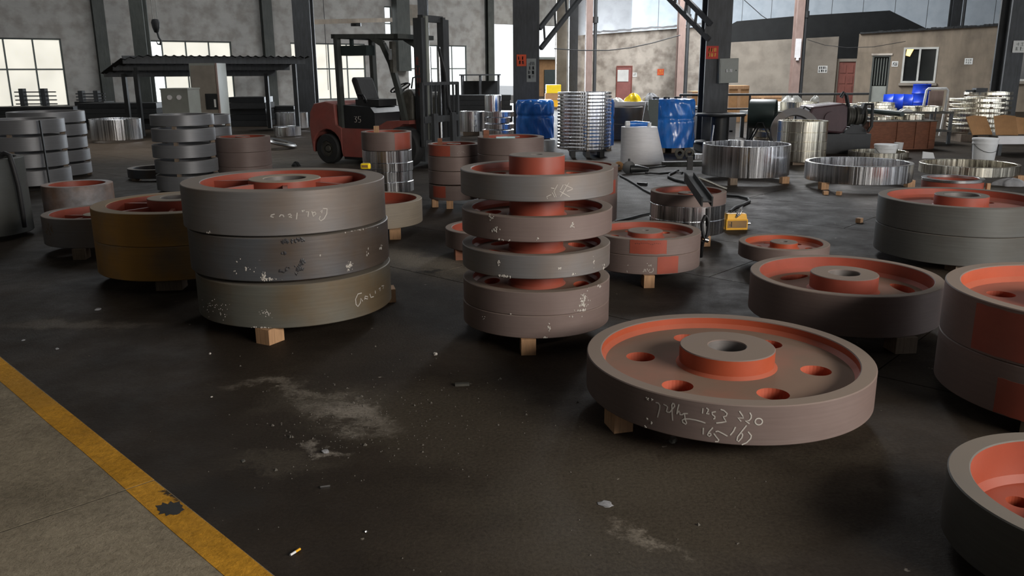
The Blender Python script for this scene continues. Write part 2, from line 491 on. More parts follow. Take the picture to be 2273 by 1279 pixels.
# ------------------------------------------------------------------ floor
def floor_material(name, base, blots, rough=(0.38, 0.75), var=0.22, bump=0.35, spots=True):
    m = mat(name, base, 0.6, 0, var, 1.6, bump=0, c2=tuple(x * 0.72 for x in base), c2amt=0.8, detail=8, spec=0.07)
    nt = m.node_tree
    N, L = nt.nodes, nt.links
    p = N['Principled BSDF']
    col = p.inputs['Base Color'].links[0].from_socket
    tc = N.new('ShaderNodeTexCoord')
    wn = N.new('ShaderNodeTexNoise')
    wn.inputs['Scale'].default_value = 3.5
    wn.inputs['Detail'].default_value = 8
    wn.inputs['Roughness'].default_value = 0.72
    L.new(tc.outputs['Object'], wn.inputs['Vector'])
    fine = N.new('ShaderNodeTexNoise')
    fine.inputs['Scale'].default_value = 38 if not spots else 70
    fine.inputs['Detail'].default_value = 8
    fine.inputs['Roughness'].default_value = 0.7
    L.new(tc.outputs['Object'], fine.inputs['Vector'])
    off = N.new('ShaderNodeVectorMath')
    off.operation = 'MULTIPLY_ADD'
    L.new(wn.outputs['Color'], off.inputs[0])
    off.inputs[1].default_value = (0.7, 0.7, 0)
    grit = N.new('ShaderNodeMapRange')
    grit.inputs['From Min'].default_value = 0.3
    grit.inputs['From Max'].default_value = 0.7
    grit.inputs['To Min'].default_value = 0.72
    grit.inputs['To Max'].default_value = 1.28
    L.new(fine.outputs['Fac'], grit.inputs['Value'])
    gm = N.new('ShaderNodeMix')
    gm.data_type = 'RGBA'
    gm.blend_type = 'MULTIPLY'
    gm.inputs['Factor'].default_value = 1
    L.new(col, gm.inputs['A'])
    L.new(grit.outputs[0], gm.inputs['B'])
    col = gm.outputs['Result']
    L.new(tc.outputs['Object'], off.inputs[2])
    for (x, y, rx, ry, ang, c, st) in blots:
        mp = N.new('ShaderNodeMapping')
        mp.vector_type = 'TEXTURE'
        mp.inputs['Location'].default_value = (x + 0.35, y + 0.35, 0)
        mp.inputs['Rotation'].default_value = (0, 0, math.radians(ang))
        mp.inputs['Scale'].default_value = (rx, ry, 50)
        L.new(off.outputs[0], mp.inputs['Vector'])
        ln = N.new('ShaderNodeVectorMath')
        ln.operation = 'LENGTH'
        L.new(mp.outputs[0], ln.inputs[0])
        r = N.new('ShaderNodeMapRange')
        r.interpolation_type = 'SMOOTHSTEP'
        r.inputs['From Min'].default_value = 1.0
        r.inputs['From Max'].default_value = 0.2
        r.inputs['To Max'].default_value = st
        L.new(ln.outputs['Value'], r.inputs['Value'])
        fr = N.new('ShaderNodeMapRange')
        fr.inputs['From Min'].default_value = 0.3
        fr.inputs['From Max'].default_value = 0.72
        fr.inputs['To Min'].default_value = 0.2
        L.new(fine.outputs['Fac'], fr.inputs['Value'])
        mu = N.new('ShaderNodeMath')
        mu.operation = 'MULTIPLY'
        L.new(r.outputs[0], mu.inputs[0])
        L.new(fr.outputs[0], mu.inputs[1])
        mx = N.new('ShaderNodeMix')
        mx.data_type = 'RGBA'
        L.new(mu.outputs[0], mx.inputs['Factor'])
        L.new(col, mx.inputs['A'])
        mx.inputs['B'].default_value = (*c, 1)
        col = mx.outputs['Result']
    if spots:
        sp = N.new('ShaderNodeTexNoise')
        sp.inputs['Scale'].default_value = 17
        sp.inputs['Detail'].default_value = 3
        L.new(tc.outputs['Object'], sp.inputs['Vector'])
        r = N.new('ShaderNodeMapRange')
        r.inputs['From Min'].default_value = 0.735
        r.inputs['From Max'].default_value = 0.77
        r.inputs['To Max'].default_value = 0.8
        L.new(sp.outputs['Fac'], r.inputs['Value'])
        mx = N.new('ShaderNodeMix')
        mx.data_type = 'RGBA'
        L.new(r.outputs[0], mx.inputs['Factor'])
        L.new(col, mx.inputs['A'])
        mx.inputs['B'].default_value = (*lin(150, 142, 130), 1)
        col = mx.outputs['Result']
    L.new(col, p.inputs['Base Color'])
    r = N.new('ShaderNodeMapRange')
    r.inputs['From Min'].default_value = 0.35
    r.inputs['From Max'].default_value = 0.65
    r.inputs['To Min'].default_value = rough[0]
    r.inputs['To Max'].default_value = rough[1]
    L.new(wn.outputs['Fac'], r.inputs['Value'])
    L.new(r.outputs[0], p.inputs['Roughness'])
    b = N.new('ShaderNodeBump')
    b.inputs['Strength'].default_value = bump
    b.inputs['Distance'].default_value = 0.008 if spots else 0.03
    L.new(fine.outputs['Fac'], b.inputs['Height'])
    L.new(b.outputs[0], p.inputs['Normal'])
    return m


CONC = lin(138, 129, 117)
BRN = lin(84, 77, 66)


def pb(px, py, rx, ry, ang, c, st):
    q = fl(px, py)
    return (q.x, q.y, rx, ry, ang, c, st)


PALE = lin(165, 156, 144)
blots = [pb(760, 910, 0.85, 0.30, -35, BRN, 0.8), pb(780, 922, 0.34, 0.13, -30, PALE, 0.95), pb(600, 856, 0.28, 0.09, -5, CONC, 0.8), pb(700, 875, 0.2, 0.08, -30, CONC, 0.7), pb(722, 1002, 0.13, 0.07, -10, PALE, 0.85),
         pb(620, 1030, 0.35, 0.12, 0, BRN, 0.7), pb(1010, 900, 0.7, 0.4, 0, BRN, 0.8), pb(1300, 1070, 0.9, 0.35, 10, BRN, 0.7),
         (-0.02, 3.2, 0.7, 0.35, 10, BRN, 0.7), (0.6, 2.7, 1.3, 0.55, 20, BRN, 0.8), (0.35, 2.35, 0.9, 0.3, 0, BRN, 0.6),
         (0.45, 2.45, 0.13, 0.06, -30, CONC, 0.9), (-2.7, 4.9, 0.6, 0.16, 0, CONC, 0.45), (-0.65, 6.5, 1.5, 0.5, -42, CONC, 0.55),
         pb(1420, 420, 1.1, 2.2, 0, lin(165, 165, 165), 0.8), pb(1740, 465, 2.0, 2.6, -20, lin(26, 26, 27), 0.95), pb(1720, 600, 0.9, 0.7, 0, lin(26, 25, 25), 0.9), pb(945, 585, 0.9, 0.28, -42, lin(135, 124, 108), 0.85), pb(945, 604, 0.2, 0.09, 0, lin(24, 24, 22), 1.2), (-7.5, 17.5, 5.0, 3.0, -30, lin(140, 120, 100), 0.6), (1.3, 2.95, 0.5, 0.18, 40, BRN, 0.6),  # the pale grey blot paints the back door's reflection into the floor
         (-4.0, 14.5, 2.5, 1.6, -30, lin(120, 112, 100), 0.5), (-1.2, 2.7, 0.35, 0.2, 0, lin(38, 36, 34), 0.8)]
M['floor'] = floor_material('oily_dark_concrete', lin(53, 46, 39), blots, (0.5, 0.68))
M['slab'] = floor_material('beige_concrete', lin(155, 143, 122), [(-1.35, 2.35, 0.6, 0.5, 0, lin(172, 160, 138), 0.6), (-2.6, 3.2, 0.8, 0.4, -45, lin(116, 107, 92), 0.5)],
                           (0.7, 0.9), 0.18, 0.9, False)
M['line'] = floor_material('worn_yellow_floor_paint', lin(196, 142, 46), [(-1.235, 2.74, 0.085, 0.06, 0, lin(60, 52, 42), 2.2), (-2.3, 3.8, 0.5, 0.2, -45, lin(165, 125, 60), 0.6)],
                           (0.55, 0.8), 0.16, 0.5, False)

UN = Vector((0.669, 0.743, 0))           # across the floor joints
UT = Vector((0.743, -0.669, 0))          # along them


def nt_pt(n, t, z=0.0):
    p = UN * n + UT * t
    return Vector((p.x, p.y, z))


N0, N1, DN = 4.15, 12.07, 1.32
fb = MB()
fb.prism([nt_pt(-16, -30), nt_pt(-16, 30), nt_pt(N0 - 0.004, 30), nt_pt(N0 - 0.004, -30)], (0, 0, -0.2))
fb.prism([nt_pt(N1 + 0.004, -40), nt_pt(N1 + 0.004, 40), nt_pt(62, 40), nt_pt(62, -40)], (0, 0, -0.2))
fb.prism([nt_pt(N0 - 0.1, -40, -0.012), nt_pt(N0 - 0.1, 40, -0.012), nt_pt(N1 + 0.1, 40, -0.012), nt_pt(N1 + 0.1, -40, -0.012)], (0, 0, -0.1))
floor = fb.build('floor', M['floor'])
tag(floor, 'dark oily concrete factory floor', None, kind='structure')
k = 0
for i in range(6):
    n0 = N0 + i * DN
    o = (-4.6 + (1.65 if i % 2 else 0))
    ts = [-40] + [o + 3.3 * j for j in range(-4, 4)] + [40]
    for a, b in zip(ts[:-1], ts[1:]):
        MB().prism([nt_pt(n0 + 0.004, a + 0.004), nt_pt(n0 + 0.004, b - 0.004), nt_pt(n0 + DN - 0.004, b - 0.004), nt_pt(n0 + DN - 0.004, a + 0.004)],
                   (0, 0, -0.02)).build('floor_slab', M['floor'], floor)
WN, WD = Vector((0.708, 0.706, 0)), Vector((0.706, -0.708, 0))


def wd(n, d, z):
    p = WN * n + WD * d
    return Vector((p.x, p.y, z))


for a, b in ((-9, -2.964), (-2.956, 1.2)):
    MB().prism([wd(-2.5, a, 0.014), wd(-2.5, b, 0.014), wd(1.058, b, 0.014), wd(1.058, a, 0.014)], (0, 0, -0.014)).build('walkway_slab', M['slab'], floor)
    mb = MB()
    k = 14
    out, inn = [], []
    for i in range(k + 1):
        d = a + (b - a) * i / k
        out.append(wd(1.057 - (rnd.random() * 0.004), d, 0.0152))
        inn.append(wd(0.952 + (rnd.random() - .5) * 0.008, d, 0.0152))
    mb.prism(out + inn[::-1], (0, 0, -0.0012)).build('yellow_line', M['line'], floor)

MB().prism([wd(-2.5, -2.968, 0.012), wd(-2.5, -2.952, 0.012), wd(1.05, -2.952, 0.012), wd(1.05, -2.968, 0.012)], (0, 0, -0.006)).build('joint_filler', M['tread'], floor)
q = fl(378, 1130, 0.0155)
st_ = []
for i in range(22):
    a = 2 * PI * i / 22
    r = (0.062 if i % 2 else 0.05) * rnd.uniform(0.75, 1.15)
    st_.append(q + WD * (r * 1.0 * math.cos(a)) + WN * (r * 0.72 * math.sin(a)) + Vector((0, 0, 0.0005)))
MB().prism(st_, (0, 0, -0.0012)).build('oil_stain', M['tread'], floor)
mb = MB()
rg_ = random.Random(77)
for k in range(420):
    if k < 260:
        px, py = rg_.gauss(790, 110), rg_.gauss(935, 55)
    elif k < 340:
        px, py = rg_.gauss(1050, 140), rg_.gauss(900, 60)
    else:
        px, py = rg_.uniform(300, 1900), rg_.uniform(760, 1270)
    q = fl(px, py)
    if q.dot(WN) < 1.1 or (q - Vector((0.967, 3.568, 0))).length < 0.3:
        continue
    s_ = rg_.uniform(0.0015, 0.0045) * (2.2 if rg_.random() < 0.05 else 1)
    vs = [q + Vector((s_ * math.cos(a + k), s_ * rg_.uniform(.6, 1.2) * math.sin(a + k), 0)) for a in (0, 1.5, 3.1, 4.6)]
    mb.add(vs + [q + Vector((0, 0, s_ * 1.1))], [(0, 1, 4), (1, 2, 4), (2, 3, 4), (3, 0, 4)])
tag(mb.build('floor_grit', mat('grey_grit', lin(92, 87, 80), 0.9, 0, 0.3, 20, bump=0)), 'loose grey grit scattered over the dusty patch of the floor', None, kind='stuff')

# ------------------------------------------------------------------ walls
M['wall_l'] = mat('grey_limewashed_wall', lin(170, 168, 164), 0.9, 0, 0.12, 0.9, (1, 1, 2.2), 0.25, bscale=14, c2=lin(128, 122, 114), c2amt=0.6, detail=7)
M['wall_b'] = mat('beige_cement_wall', lin(184, 175, 164), 0.9, 0, 0.22, 0.8, bump=0.2, bscale=10, c2=lin(120, 110, 100), c2amt=0.75, detail=8)
M['wall_o'] = mat('brown_grey_stained_wall', lin(128, 116, 101), 0.9, 0, 0.25, 1.2, (1.6, 1.6, 0.35), 0.15, c2=lin(108, 98, 86), c2amt=0.6, detail=7)
M['wall_c'] = mat('grey_cement_wall', lin(142, 134, 123), 0.9, 0, 0.15, 0.9, bump=0.15, c2=lin(120, 112, 102), c2amt=0.6, detail=7)
M['clad'] = mat('pale_blue_cladding', lin(205, 214, 222), 0.5, 0, 0.06, 0.8, (1, 1, 0.3), 0.03, c2=lin(180, 192, 202), c2amt=0.5)
M['clad_grey'] = mat('grey_cladding', lin(150, 150, 152), 0.6, 0, 0.08, 0.8, bump=0.05)
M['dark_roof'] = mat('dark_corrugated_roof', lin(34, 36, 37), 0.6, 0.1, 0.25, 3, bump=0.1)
M['ceil'] = mat('dim_ceiling_sheet', lin(120, 122, 124), 0.7, 0, 0.08, 1, bump=0.05)


def wall(name, p0, p1, z0, z1, thick, mt, openings=(), zb=0.0, label=None, side=1):
    """vertical wall from p0 to p1 (top height z0 -> z1), with rectangular openings (t0, t1, za, zb); it thickens away from the room"""
    p0, p1 = Vector((p0[0], p0[1], 0)), Vector((p1[0], p1[1], 0))
    Lw = (p1 - p0).length
    d = (p1 - p0) / Lw
    nrm = Vector((-d.y, d.x, 0)) * side * thick
    ts = sorted({0.0, Lw} | {min(max(q, 0), Lw) for o in openings for q in o[:2]})
    mb = MB()
    for a, b in zip(ts[:-1], ts[1:]):
        if b - a < 1e-6:
            continue
        m = (a + b) / 2
        holes = sorted((o[2], o[3]) for o in openings if o[0] - 1e-6 <= m <= o[1] + 1e-6)
        spans, z = [], zb
        for h in holes:
            if h[0] > z + 1e-6:
                spans.append((z, h[0], False))
            z = h[1]
        spans.append((z, None, True))
        for (za, zc, top) in spans:
            A, B = p0 + d * a, p0 + d * b
            ta = z0 + (z1 - z0) * a / Lw if top else zc
            tb = z0 + (z1 - z0) * b / Lw if top else zc
            mb.prism([A + Vector((0, 0, za)), B + Vector((0, 0, za)), B + Vector((0, 0, tb)), A + Vector((0, 0, ta))], nrm)
    return tag(mb.build(name, mt), label, None, kind='structure')


BA, BD = Vector((-17.6, 30.6, 0)), Vector((0.8, 0.6, 0))
BN = Vector((-0.6, 0.8, 0))              # out of the hall


def on_wall(px, py, P0=BA, D=BD):        # (t, z) where a pixel's ray meets a vertical plane
    d = ray(px, py)
    det = d.x * (-D.y) - d.y * (-D.x)
    s = (P0.x * (-D.y) - P0.y * (-D.x)) / det
    q = CAMP + d * s
    return (q - P0).dot(D), q.z


zw0, zw1 = 0.40, 2.80
zmid = 1.72
wins = []
t138, t75 = on_wall(138, 110)[0], on_wall(75, 110)[0]
wins.append((t138 - 4 * (t138 - t75), t138))
wins.append((on_wall(306, 105)[0], on_wall(514, 105)[0]))
wins.append((on_wall(645, 110)[0], on_wall(812, 150)[0]))
wins.append((on_wall(905, 120)[0], on_wall(1036, 120)[0]))
slit = (on_wall(854, 50)[0], on_wall(870, 50)[0], on_wall(860, 90)[1], on_wall(860, 14)[1])
dr = (on_wall(1090, 150)[0], on_wall(1240, 150)[0])
T0, T1 = -14.0, on_wall(1266, 150)[0]
ops = [(a - T0, b - T0, zw0, zw1) for a, b in wins] + [(slit[0] - T0, slit[1] - T0, slit[2], slit[3]), (dr[0] - T0, dr[1] - T0, 0.0, on_wall(1110, 53)[1])]
P0, P1 = BA + BD * T0, BA + BD * T1
wall('wall_back', P0, P1, 9, 9, 0.3, M['wall_l'], ops, label='grey limewashed back wall with wide windows')
CORNER = P1.copy()


def wb_pt(t, z, n=0.0):
    p = BA + BD * t + BN * n
    return Vector((p.x, p.y, z))


def window(idx, a, b, z0, z1, cols, mids, panem, label, fr=0.055):
    mb = MB()
    n0, n1 = 0.06, 0.12

    def member(ta, tb, za, zb_):
        mb.prism([wb_pt(ta, za, n0), wb_pt(tb, za, n0), wb_pt(tb, zb_, n0), wb_pt(ta, zb_, n0)], BN * (n1 - n0))
    member(a, a + fr, z0, z1)
    member(b - fr, b, z0, z1)
    member(a + fr, b - fr, z0, z0 + fr)
    member(a + fr, b - fr, z1 - fr, z1)
    tsx = [a + (b - a) * i / cols for i in range(cols + 1)]
    zsx = [z0] + list(mids) + [z1]
    for z in mids:
        member(a + fr, b - fr, z - fr / 2, z + fr / 2)
    for t in tsx[1:-1]:
        for za, zc in zip(zsx[:-1], zsx[1:]):
            member(t - fr / 2, t + fr / 2, za + fr / 2, zc - fr / 2)
    w = mb.build('window_%d' % idx, M['frame_grey'])
    tag(w, label, None, kind='structure')
    for i in range(cols):
        for j in range(len(zsx) - 1):
            ta, tb = tsx[i] + fr / 2, tsx[i + 1] - fr / 2
            za, zc = zsx[j] + fr / 2, zsx[j + 1] - fr / 2
            pm = panem(i, j) if callable(panem) else panem
            MB().prism([wb_pt(ta, za, 0.085), wb_pt(tb, za, 0.085), wb_pt(tb, zc, 0.085), wb_pt(ta, zc, 0.085)], BN * 0.008).build('pane', pm, w)
    return w


window(1, *wins[0], zw0, zw1, 4, [zmid], M['pane'], 'frosted daylit window at the far end of the back wall')
window(2, *wins[1], zw0, zw1, 4, [zmid], lambda i, j: M['pane_clear'] if i == 0 else M['pane'], 'frosted daylit window behind the corrugated canopy')
window(3, *wins[2], zw0, zw1, 4, [zmid], M['pane'], 'frosted daylit window behind the forklift cab')
window(4, *wins[3], zw0, zw1, 4, [zmid], M['pane_clear'], 'bright daylit window beside the forklift mast')
window(5, slit[0], slit[1], slit[2], slit[3], 1, [(slit[2] + slit[3]) / 2], M['pane_clear'], 'narrow bright window high on the back wall', 0.05)
# guard rail seen through window 4 (outside)
mb = MB()
for i in range(9):
    t = wins[3][0] + 1.6 + i * 0.45
    mb.bar(wb_pt(t, 0, 2.0), wb_pt(t, 1.25, 2.0), 0.05, 0.05)
mb.bar(wb_pt(wins[3][0] + 1.4, 1.25, 2.0), wb_pt(wins[3][0] + 5.4, 1.25, 2.0), 0.06, 0.06)
tag(mb.build('yard_railing', M['greenfan']), 'green yard railing outside the window by the forklift mast', 'railing')

# other walls of the hall
L0 = P0
wall('wall_left', L0 + Vector((0.6, -0.8, 0)) * 40, L0, 9, 9, 0.3, M['wall_l'], label='grey left wall of the hall')
F0 = L0 + Vector((0.6, -0.8, 0)) * 40
F1 = F0 + BD * 46
bay = (10.8, 17.2, 0, 4.6)
FWIN_ADDED = (18.6, 25.2, 31.8)  # added windows out of view, put in for the bright rings to reflect
wall('wall_front', F1, F0, 9, 9, 0.3, M['wall_l'], [(46 - bay[1], 46 - bay[0], 0.0, 4.6)] + [(46 - t - 5.4, 46 - t, 0.4, 3.2) for t in FWIN_ADDED], label='front wall of the hall with a wide bay door')
RC = Vector((27.0, 37.5, 0))
for i, t in enumerate(FWIN_ADDED):
    fm_ = MB()
    for q in range(5):
        c = F0 + BD * (t + 0.03 + q * 1.335) - BN * 0.1
        fm_.bar(c + Vector((0, 0, 0.4)), c + Vector((0, 0, 3.2)), 0.06, 0.06)
    for z in (0.43, 1.9, 3.17):
        fm_.bar(F0 + BD * t - BN * 0.1 + Vector((0, 0, z)), F0 + BD * (t + 5.4) - BN * 0.1 + Vector((0, 0, z)), 0.06, 0.06)
    fw = tag(fm_.build('window_%d' % (8 + i), M['frame_grey']), ('first', 'second', 'third')[i] + ' added glowing window of the unseen front wall by the bay door', None, kind='structure')
    for q in range(4):
        for z0_, z1_ in ((0.46, 1.87), (1.93, 3.14)):
            a_, b_ = F0 + BD * (t + 0.07 + q * 1.335) - BN * 0.1, F0 + BD * (t + 1.33 + q * 1.335) - BN * 0.1
            MB().prism([a_ + Vector((0, 0, z0_)), b_ + Vector((0, 0, z0_)), b_ + Vector((0, 0, z1_)), a_ + Vector((0, 0, z1_))], BN * 0.01).build('pane', M['pane_added'], fw)
# right wall: grey cladding then pale blue cladding panels
RD = (RC - CORNER).normalized()
RN = Vector((-RD.y, RD.x, 0))
tR = on_wall(1402, 40, CORNER, RD)[0]
LR = (RC - CORNER).length
wr = wall('wall_right', CORNER + RN * 0.06, RC + RN * 0.06, 9, 9, 0.25, M['clad_grey'], label='clad right wall of the hall above the offices')
nP = 16
for i in range(nP):
    a, b = tR + (LR - tR) * i / nP, tR + (LR - tR) * (i + 1) / nP
    A, B = CORNER + RD * (a + 0.012), CORNER + RD * (b - 0.012)
    MB().prism([A, B, B + Vector((0, 0, 9)), A + Vector((0, 0, 9))], RN * 0.05).build('cladding_panel', M['clad'], wr)
wall('wall_side', RC, F1, 9, 9, 0.3, M['clad_grey'], label='grey side wall of the hall')
mb = MB()
mb.prism([L0 + Vector((0, 0, 9)), F0 + Vector((0, 0, 9)), F1 + Vector((0, 0, 9)), RC + Vector((0, 0, 9)), CORNER + Vector((0, 0, 9))], (0, 0, 0.2))
tag(mb.build('ceiling', M['ceil']), 'grey sheet ceiling of the hall', None, kind='structure')
# the yard outside
mb = MB()
mb.prism([wb_pt(-30, -0.02, 0.3), wb_pt(60, -0.02, 0.3), wb_pt(60, -0.02, 60), wb_pt(-30, -0.02, 60)], (0, 0, -0.2))
tag(mb.build('yard_ground', M['clad_grey']), 'pale concrete yard outside the back door', None, kind='structure')


# ------------------------------------------------------------------ offices along the right wall
def gpt(px, Y, py=200):                   # plan position under a pixel column at depth Y
    p = at(px, py, Y)
    return Vector((p.x, p.y, 0))


def zat(px, py, Y):
    return at(px, py, Y).z


# beige store
b0, b1 = gpt(1264, 40.0), gpt(1572, 38.0)
wall('wall_beige_store', b0, b1, zat(1264, 80, 40.0), zat(1560, 58, 38.0), 0.25, M['wall_b'], label='beige cement wall of the store room with a narrow red door')
# grey store
c0, c1 = gpt(1574, 37.2), gpt(1852, 36.0)
wall('wall_grey_store', c0, c1, zat(1626, 96, 37.2), zat(1851, 81, 36.0), 0.25, M['wall_c'], label='smooth grey cement wall between the columns')
# office front with door and two windows
o0, o1 = gpt(1908, 33.6), gpt(2330, 31.0)
OD = (o1 - o0).normalized()
ON = Vector((-OD.y, OD.x, 0))


def ow(px, py):
    return on_wall(px, py, o0, OD)


dT = (ow(1932, 180)[0], ow(1972, 180)[0])
w1 = (ow(2002, 150)[0], ow(2079, 150)[0], ow(2040, 184)[1], ow(2040, 105)[1])
w2 = (ow(2205, 150)[0], ow(2205, 150)[0] + (w1[1] - w1[0]), ow(2225, 180)[1], ow(2225, 98)[1])
dz = ow(1950, 123)[1]
wall('wall_office', o0, o1, ow(1912, 75)[1], ow(2325, 50)[1], 0.3, M['wall_o'], [(dT[0], dT[1], 0.0, dz), w1, w2], label='stained brown grey office wall with a door and windows')


def op(t, z, n=0.0):
    p = o0 + OD * t + ON * n
    return Vector((p.x, p.y, z))


# dark rooms behind the openings
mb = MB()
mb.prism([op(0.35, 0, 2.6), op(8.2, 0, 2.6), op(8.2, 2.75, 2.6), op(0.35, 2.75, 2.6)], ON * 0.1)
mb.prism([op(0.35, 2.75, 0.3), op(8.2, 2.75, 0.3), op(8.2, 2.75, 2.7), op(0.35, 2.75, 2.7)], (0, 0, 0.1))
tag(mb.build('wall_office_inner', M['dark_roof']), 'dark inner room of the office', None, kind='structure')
mb = MB()
mb.prism([o0, o0 + ON * 3.4, o0 + ON * 3.4 + Vector((0, 0, ow(1912, 75)[1])), o0 + Vector((0, 0, ow(1912, 75)[1]))], -OD * 0.2)
tag(mb.build('wall_office_side', M['wall_o']), 'side wall of the office beside the panelled brown door', None, kind='structure')


def office_window(idx, w, label, mull=0.5):
    fr = 0.07
    mb = MB()

    def mem(ta, tb, za, zb_):
        mb.prism([op(ta, za, -0.02), op(tb, za, -0.02), op(tb, zb_, -0.02), op(ta, zb_, -0.02)], ON * 0.12)
    a, b, z0, z1 = w
    mem(a, a + fr, z0, z1)
    mem(b - fr, b, z0, z1)
    mem(a + fr, b - fr, z0, z0 + fr)
    mem(a + fr, b - fr, z1 - fr, z1)
    tm = a + (b - a) * mull
    mem(tm - fr / 2, tm + fr / 2, z0 + fr, z1 - fr)
    o = tag(mb.build('window_%d' % idx, M['frame_white']), label, None, kind='structure')
    mb = MB()
    mb.prism([op(a - 0.06, z0 - 0.1, -0.1), op(b + 0.06, z0 - 0.1, -0.1), op(b + 0.06, z0, -0.1), op(a - 0.06, z0, -0.1)], ON * 0.2)
    mb.build('sill', M['wall_c'], o)
    for ta, tb in ((a + fr, tm - fr / 2), (tm + fr / 2, b - fr)):
        MB().prism([op(ta, z0 + fr, 0.04), op(tb, z0 + fr, 0.04), op(tb, z1 - fr, 0.04), op(ta, z1 - fr, 0.04)], ON * 0.008).build('pane', M['dark_glass'], o)
    return o


office_window(6, w1, 'white framed office window between two paper notices', 0.48)
office_window(7, w2, 'white framed office window partly behind the last dark column')
M['lamp'] = mat('warm_lit_lamp', lin(255, 210, 140), 0.5, bump=0, emis=lin(255, 200, 110), emis_s=2.0)
mb = MB()
pa = ow(2019, 117)
mb.prism([op(pa[0] - 0.12, pa[1] - 0.1, 0.0), op(pa[0] + 0.02, pa[1] - 0.14, 0.0), op(pa[0] + 0.14, pa[1] + 0.14, 0.0), op(pa[0] - 0.1, pa[1] + 0.14, 0.0)], ON * 0.03)
tag(mb.build('office_lamp', M['lamp']), 'warm lit lamp in the upper corner of the office window', 'lamp')

# dark metal door in the office wall
t = dT
mb = MB()
for a, b, za, zb_ in ((t[0], t[0] + 0.06, 0, dz), (t[1] - 0.06, t[1], 0, dz), (t[0] + 0.06, t[1] - 0.06, dz - 0.06, dz)):
    mb.prism([op(a, za, 0.0), op(b, za, 0.0), op(b, zb_, 0.0), op(a, zb_, 0.0)], ON * 0.12)
d3 = tag(mb.build('door_3', M['greensteel']), 'dark green metal office door with barred upper half', None, kind='structure')
MB().prism([op(t[0] + 0.06, 0.02, 0.05), op(t[1] - 0.06, 0.02, 0.05), op(t[1] - 0.06, 0.92, 0.05), op(t[0] + 0.06, 0.92, 0.05)], ON * 0.04).build('lower_panel', M['greybox'], d3)
MB().prism([op(t[0] + 0.06, 0.95, 0.08), op(t[1] - 0.06, 0.95, 0.08), op(t[1] - 0.06, dz - 0.06, 0.08), op(t[0] + 0.06, dz - 0.06, 0.08)], ON * 0.01).build('pane', M['dark_glass'], d3)
for i in range(5):
    q = t[0] + 0.06 + (t[1] - t[0] - 0.12) * (i + 0.7) / 5.4
    MB().bar(op(q, 0.95, 0.06), op(q, dz - 0.1, 0.06), 0.018, 0.018).build('bar', M['greybox'], d3)
MB().prism([op(t[0] - 0.05, dz + 0.0, -0.03), op(t[1] + 0.05, dz, -0.03), op(t[1] + 0.05, dz + 0.07, -0.03), op(t[0] - 0.05, dz + 0.07, -0.03)], ON * 0.1).build('lintel', M['wall_b'], d3)

# panelled brown door between the stores, with plaster frame
Yd = 36.2
da, db = gpt(1853, Yd), gpt(1900, Yd - 0.25)
DD = (db - da).normalized()
DNn = Vector((-DD.y, DD.x, 0))
Ld = (db - da).length
dzt = zat(1875, 137, Yd)


def dp(t, z, n=0.0):
    p = da + DD * t + DNn * n
    return Vector((p.x, p.y, z))


mb = MB()
for a, b, za, zb_ in ((-0.05, 0.08, 0, dzt + 0.12), (Ld - 0.1, Ld + 0.1, 0, dzt + 0.12), (0.08, Ld - 0.1, dzt, dzt + 0.12)):
    mb.prism([dp(a, za), dp(b, za), dp(b, zb_), dp(a, zb_)], DNn * 0.2)
d2 = tag(mb.build('door_2', M['wall_c']), 'brown red panelled wooden door in a chipped plaster frame', None, kind='structure')
MB().prism([dp(0.08, 0.01, 0.06), dp(Ld - 0.1, 0.01, 0.06), dp(Ld - 0.1, dzt, 0.06), dp(0.08, dzt, 0.06)], DNn * 0.05).build('leaf', M['brown_door'], d2)
for i in range(2):
    for j in range(4):
        a = 0.08 + (Ld - 0.18) * (0.1 + 0.45 * i)
        b = a + (Ld - 0.18) * 0.35
        za = 0.12 + j * (dzt - 0.15) / 4
        zb_ = za + (dzt - 0.15) / 4 - 0.1
        MB().prism([dp(a, za, 0.035), dp(b, za, 0.035), dp(b, zb_, 0.035), dp(a, zb_, 0.035)], DNn * 0.03).build('door_panel', M['brown_door'], d2)

# dark gable of corrugated sheet behind the grey store
g = [at(1555, 92, 40.5), at(1632, 48, 40.5), at(1768, 36, 40), at(1976, 23, 39.0), at(2062, 62, 38.5), at(2062, 110, 38.5), at(1555, 130, 40.5)]
gp = [Vector((p.x, 40.5 - (p.x - g[0].x) * 0.18, p.z)) for p in g]
gp += [Vector((gp[-2].x, gp[-2].y, 0)), Vector((gp[0].x, gp[0].y, 0))]
poly = gp[1:6] + gp[7:9] + [gp[0]]
roofg = tag(MB().prism(poly, (0.15, 0.9, 0)).build('roof_dark_gable', M['dark_roof']), 'dark corrugated gable over the store rooms', None, kind='structure')
# thin ragged roof sheet along the beige store
mb = MB()
n = 44
tops = []
for i in range(n + 1):
    px = 1300 + (1572 - 1300) * i / n
    Y = 40 - (px - 1264) / (1572 - 1264) * 2 - 0.2
    yy = 80 - (px - 1264) * (22 / 296) - 2 + (rnd.random() - .5) * 3
    tops.append(at(px, yy, Y))
for a, b in zip(tops[:-1], tops[1:]):
    mb.prism([a, b, b + Vector((0, 0, 0.06)), a + Vector((0, 0, 0.06))], (0.2, 1.5, 0.1))
tag(mb.build('roof_sheet', M['clad_grey']), 'ragged grey roof sheet edge on top of the beige store', None, kind='structure')
mb = MB()
for i in range(40):
    px = 1910 + (2300 - 1910) * i / 40
    q = ow(px, 70)[0]
    zt = ow(1912, 75)[1] + (ow(2325, 50)[1] - ow(1912, 75)[1]) * q / (o1 - o0).length
    mb.prism([op(q, zt, -0.1), op(q + 0.18, zt, -0.1), op(q + 0.18, zt + 0.05 + rnd.random() * 0.04, -0.1), op(q, zt + 0.05 + rnd.random() * 0.04, -0.1)], ON * 1.2)
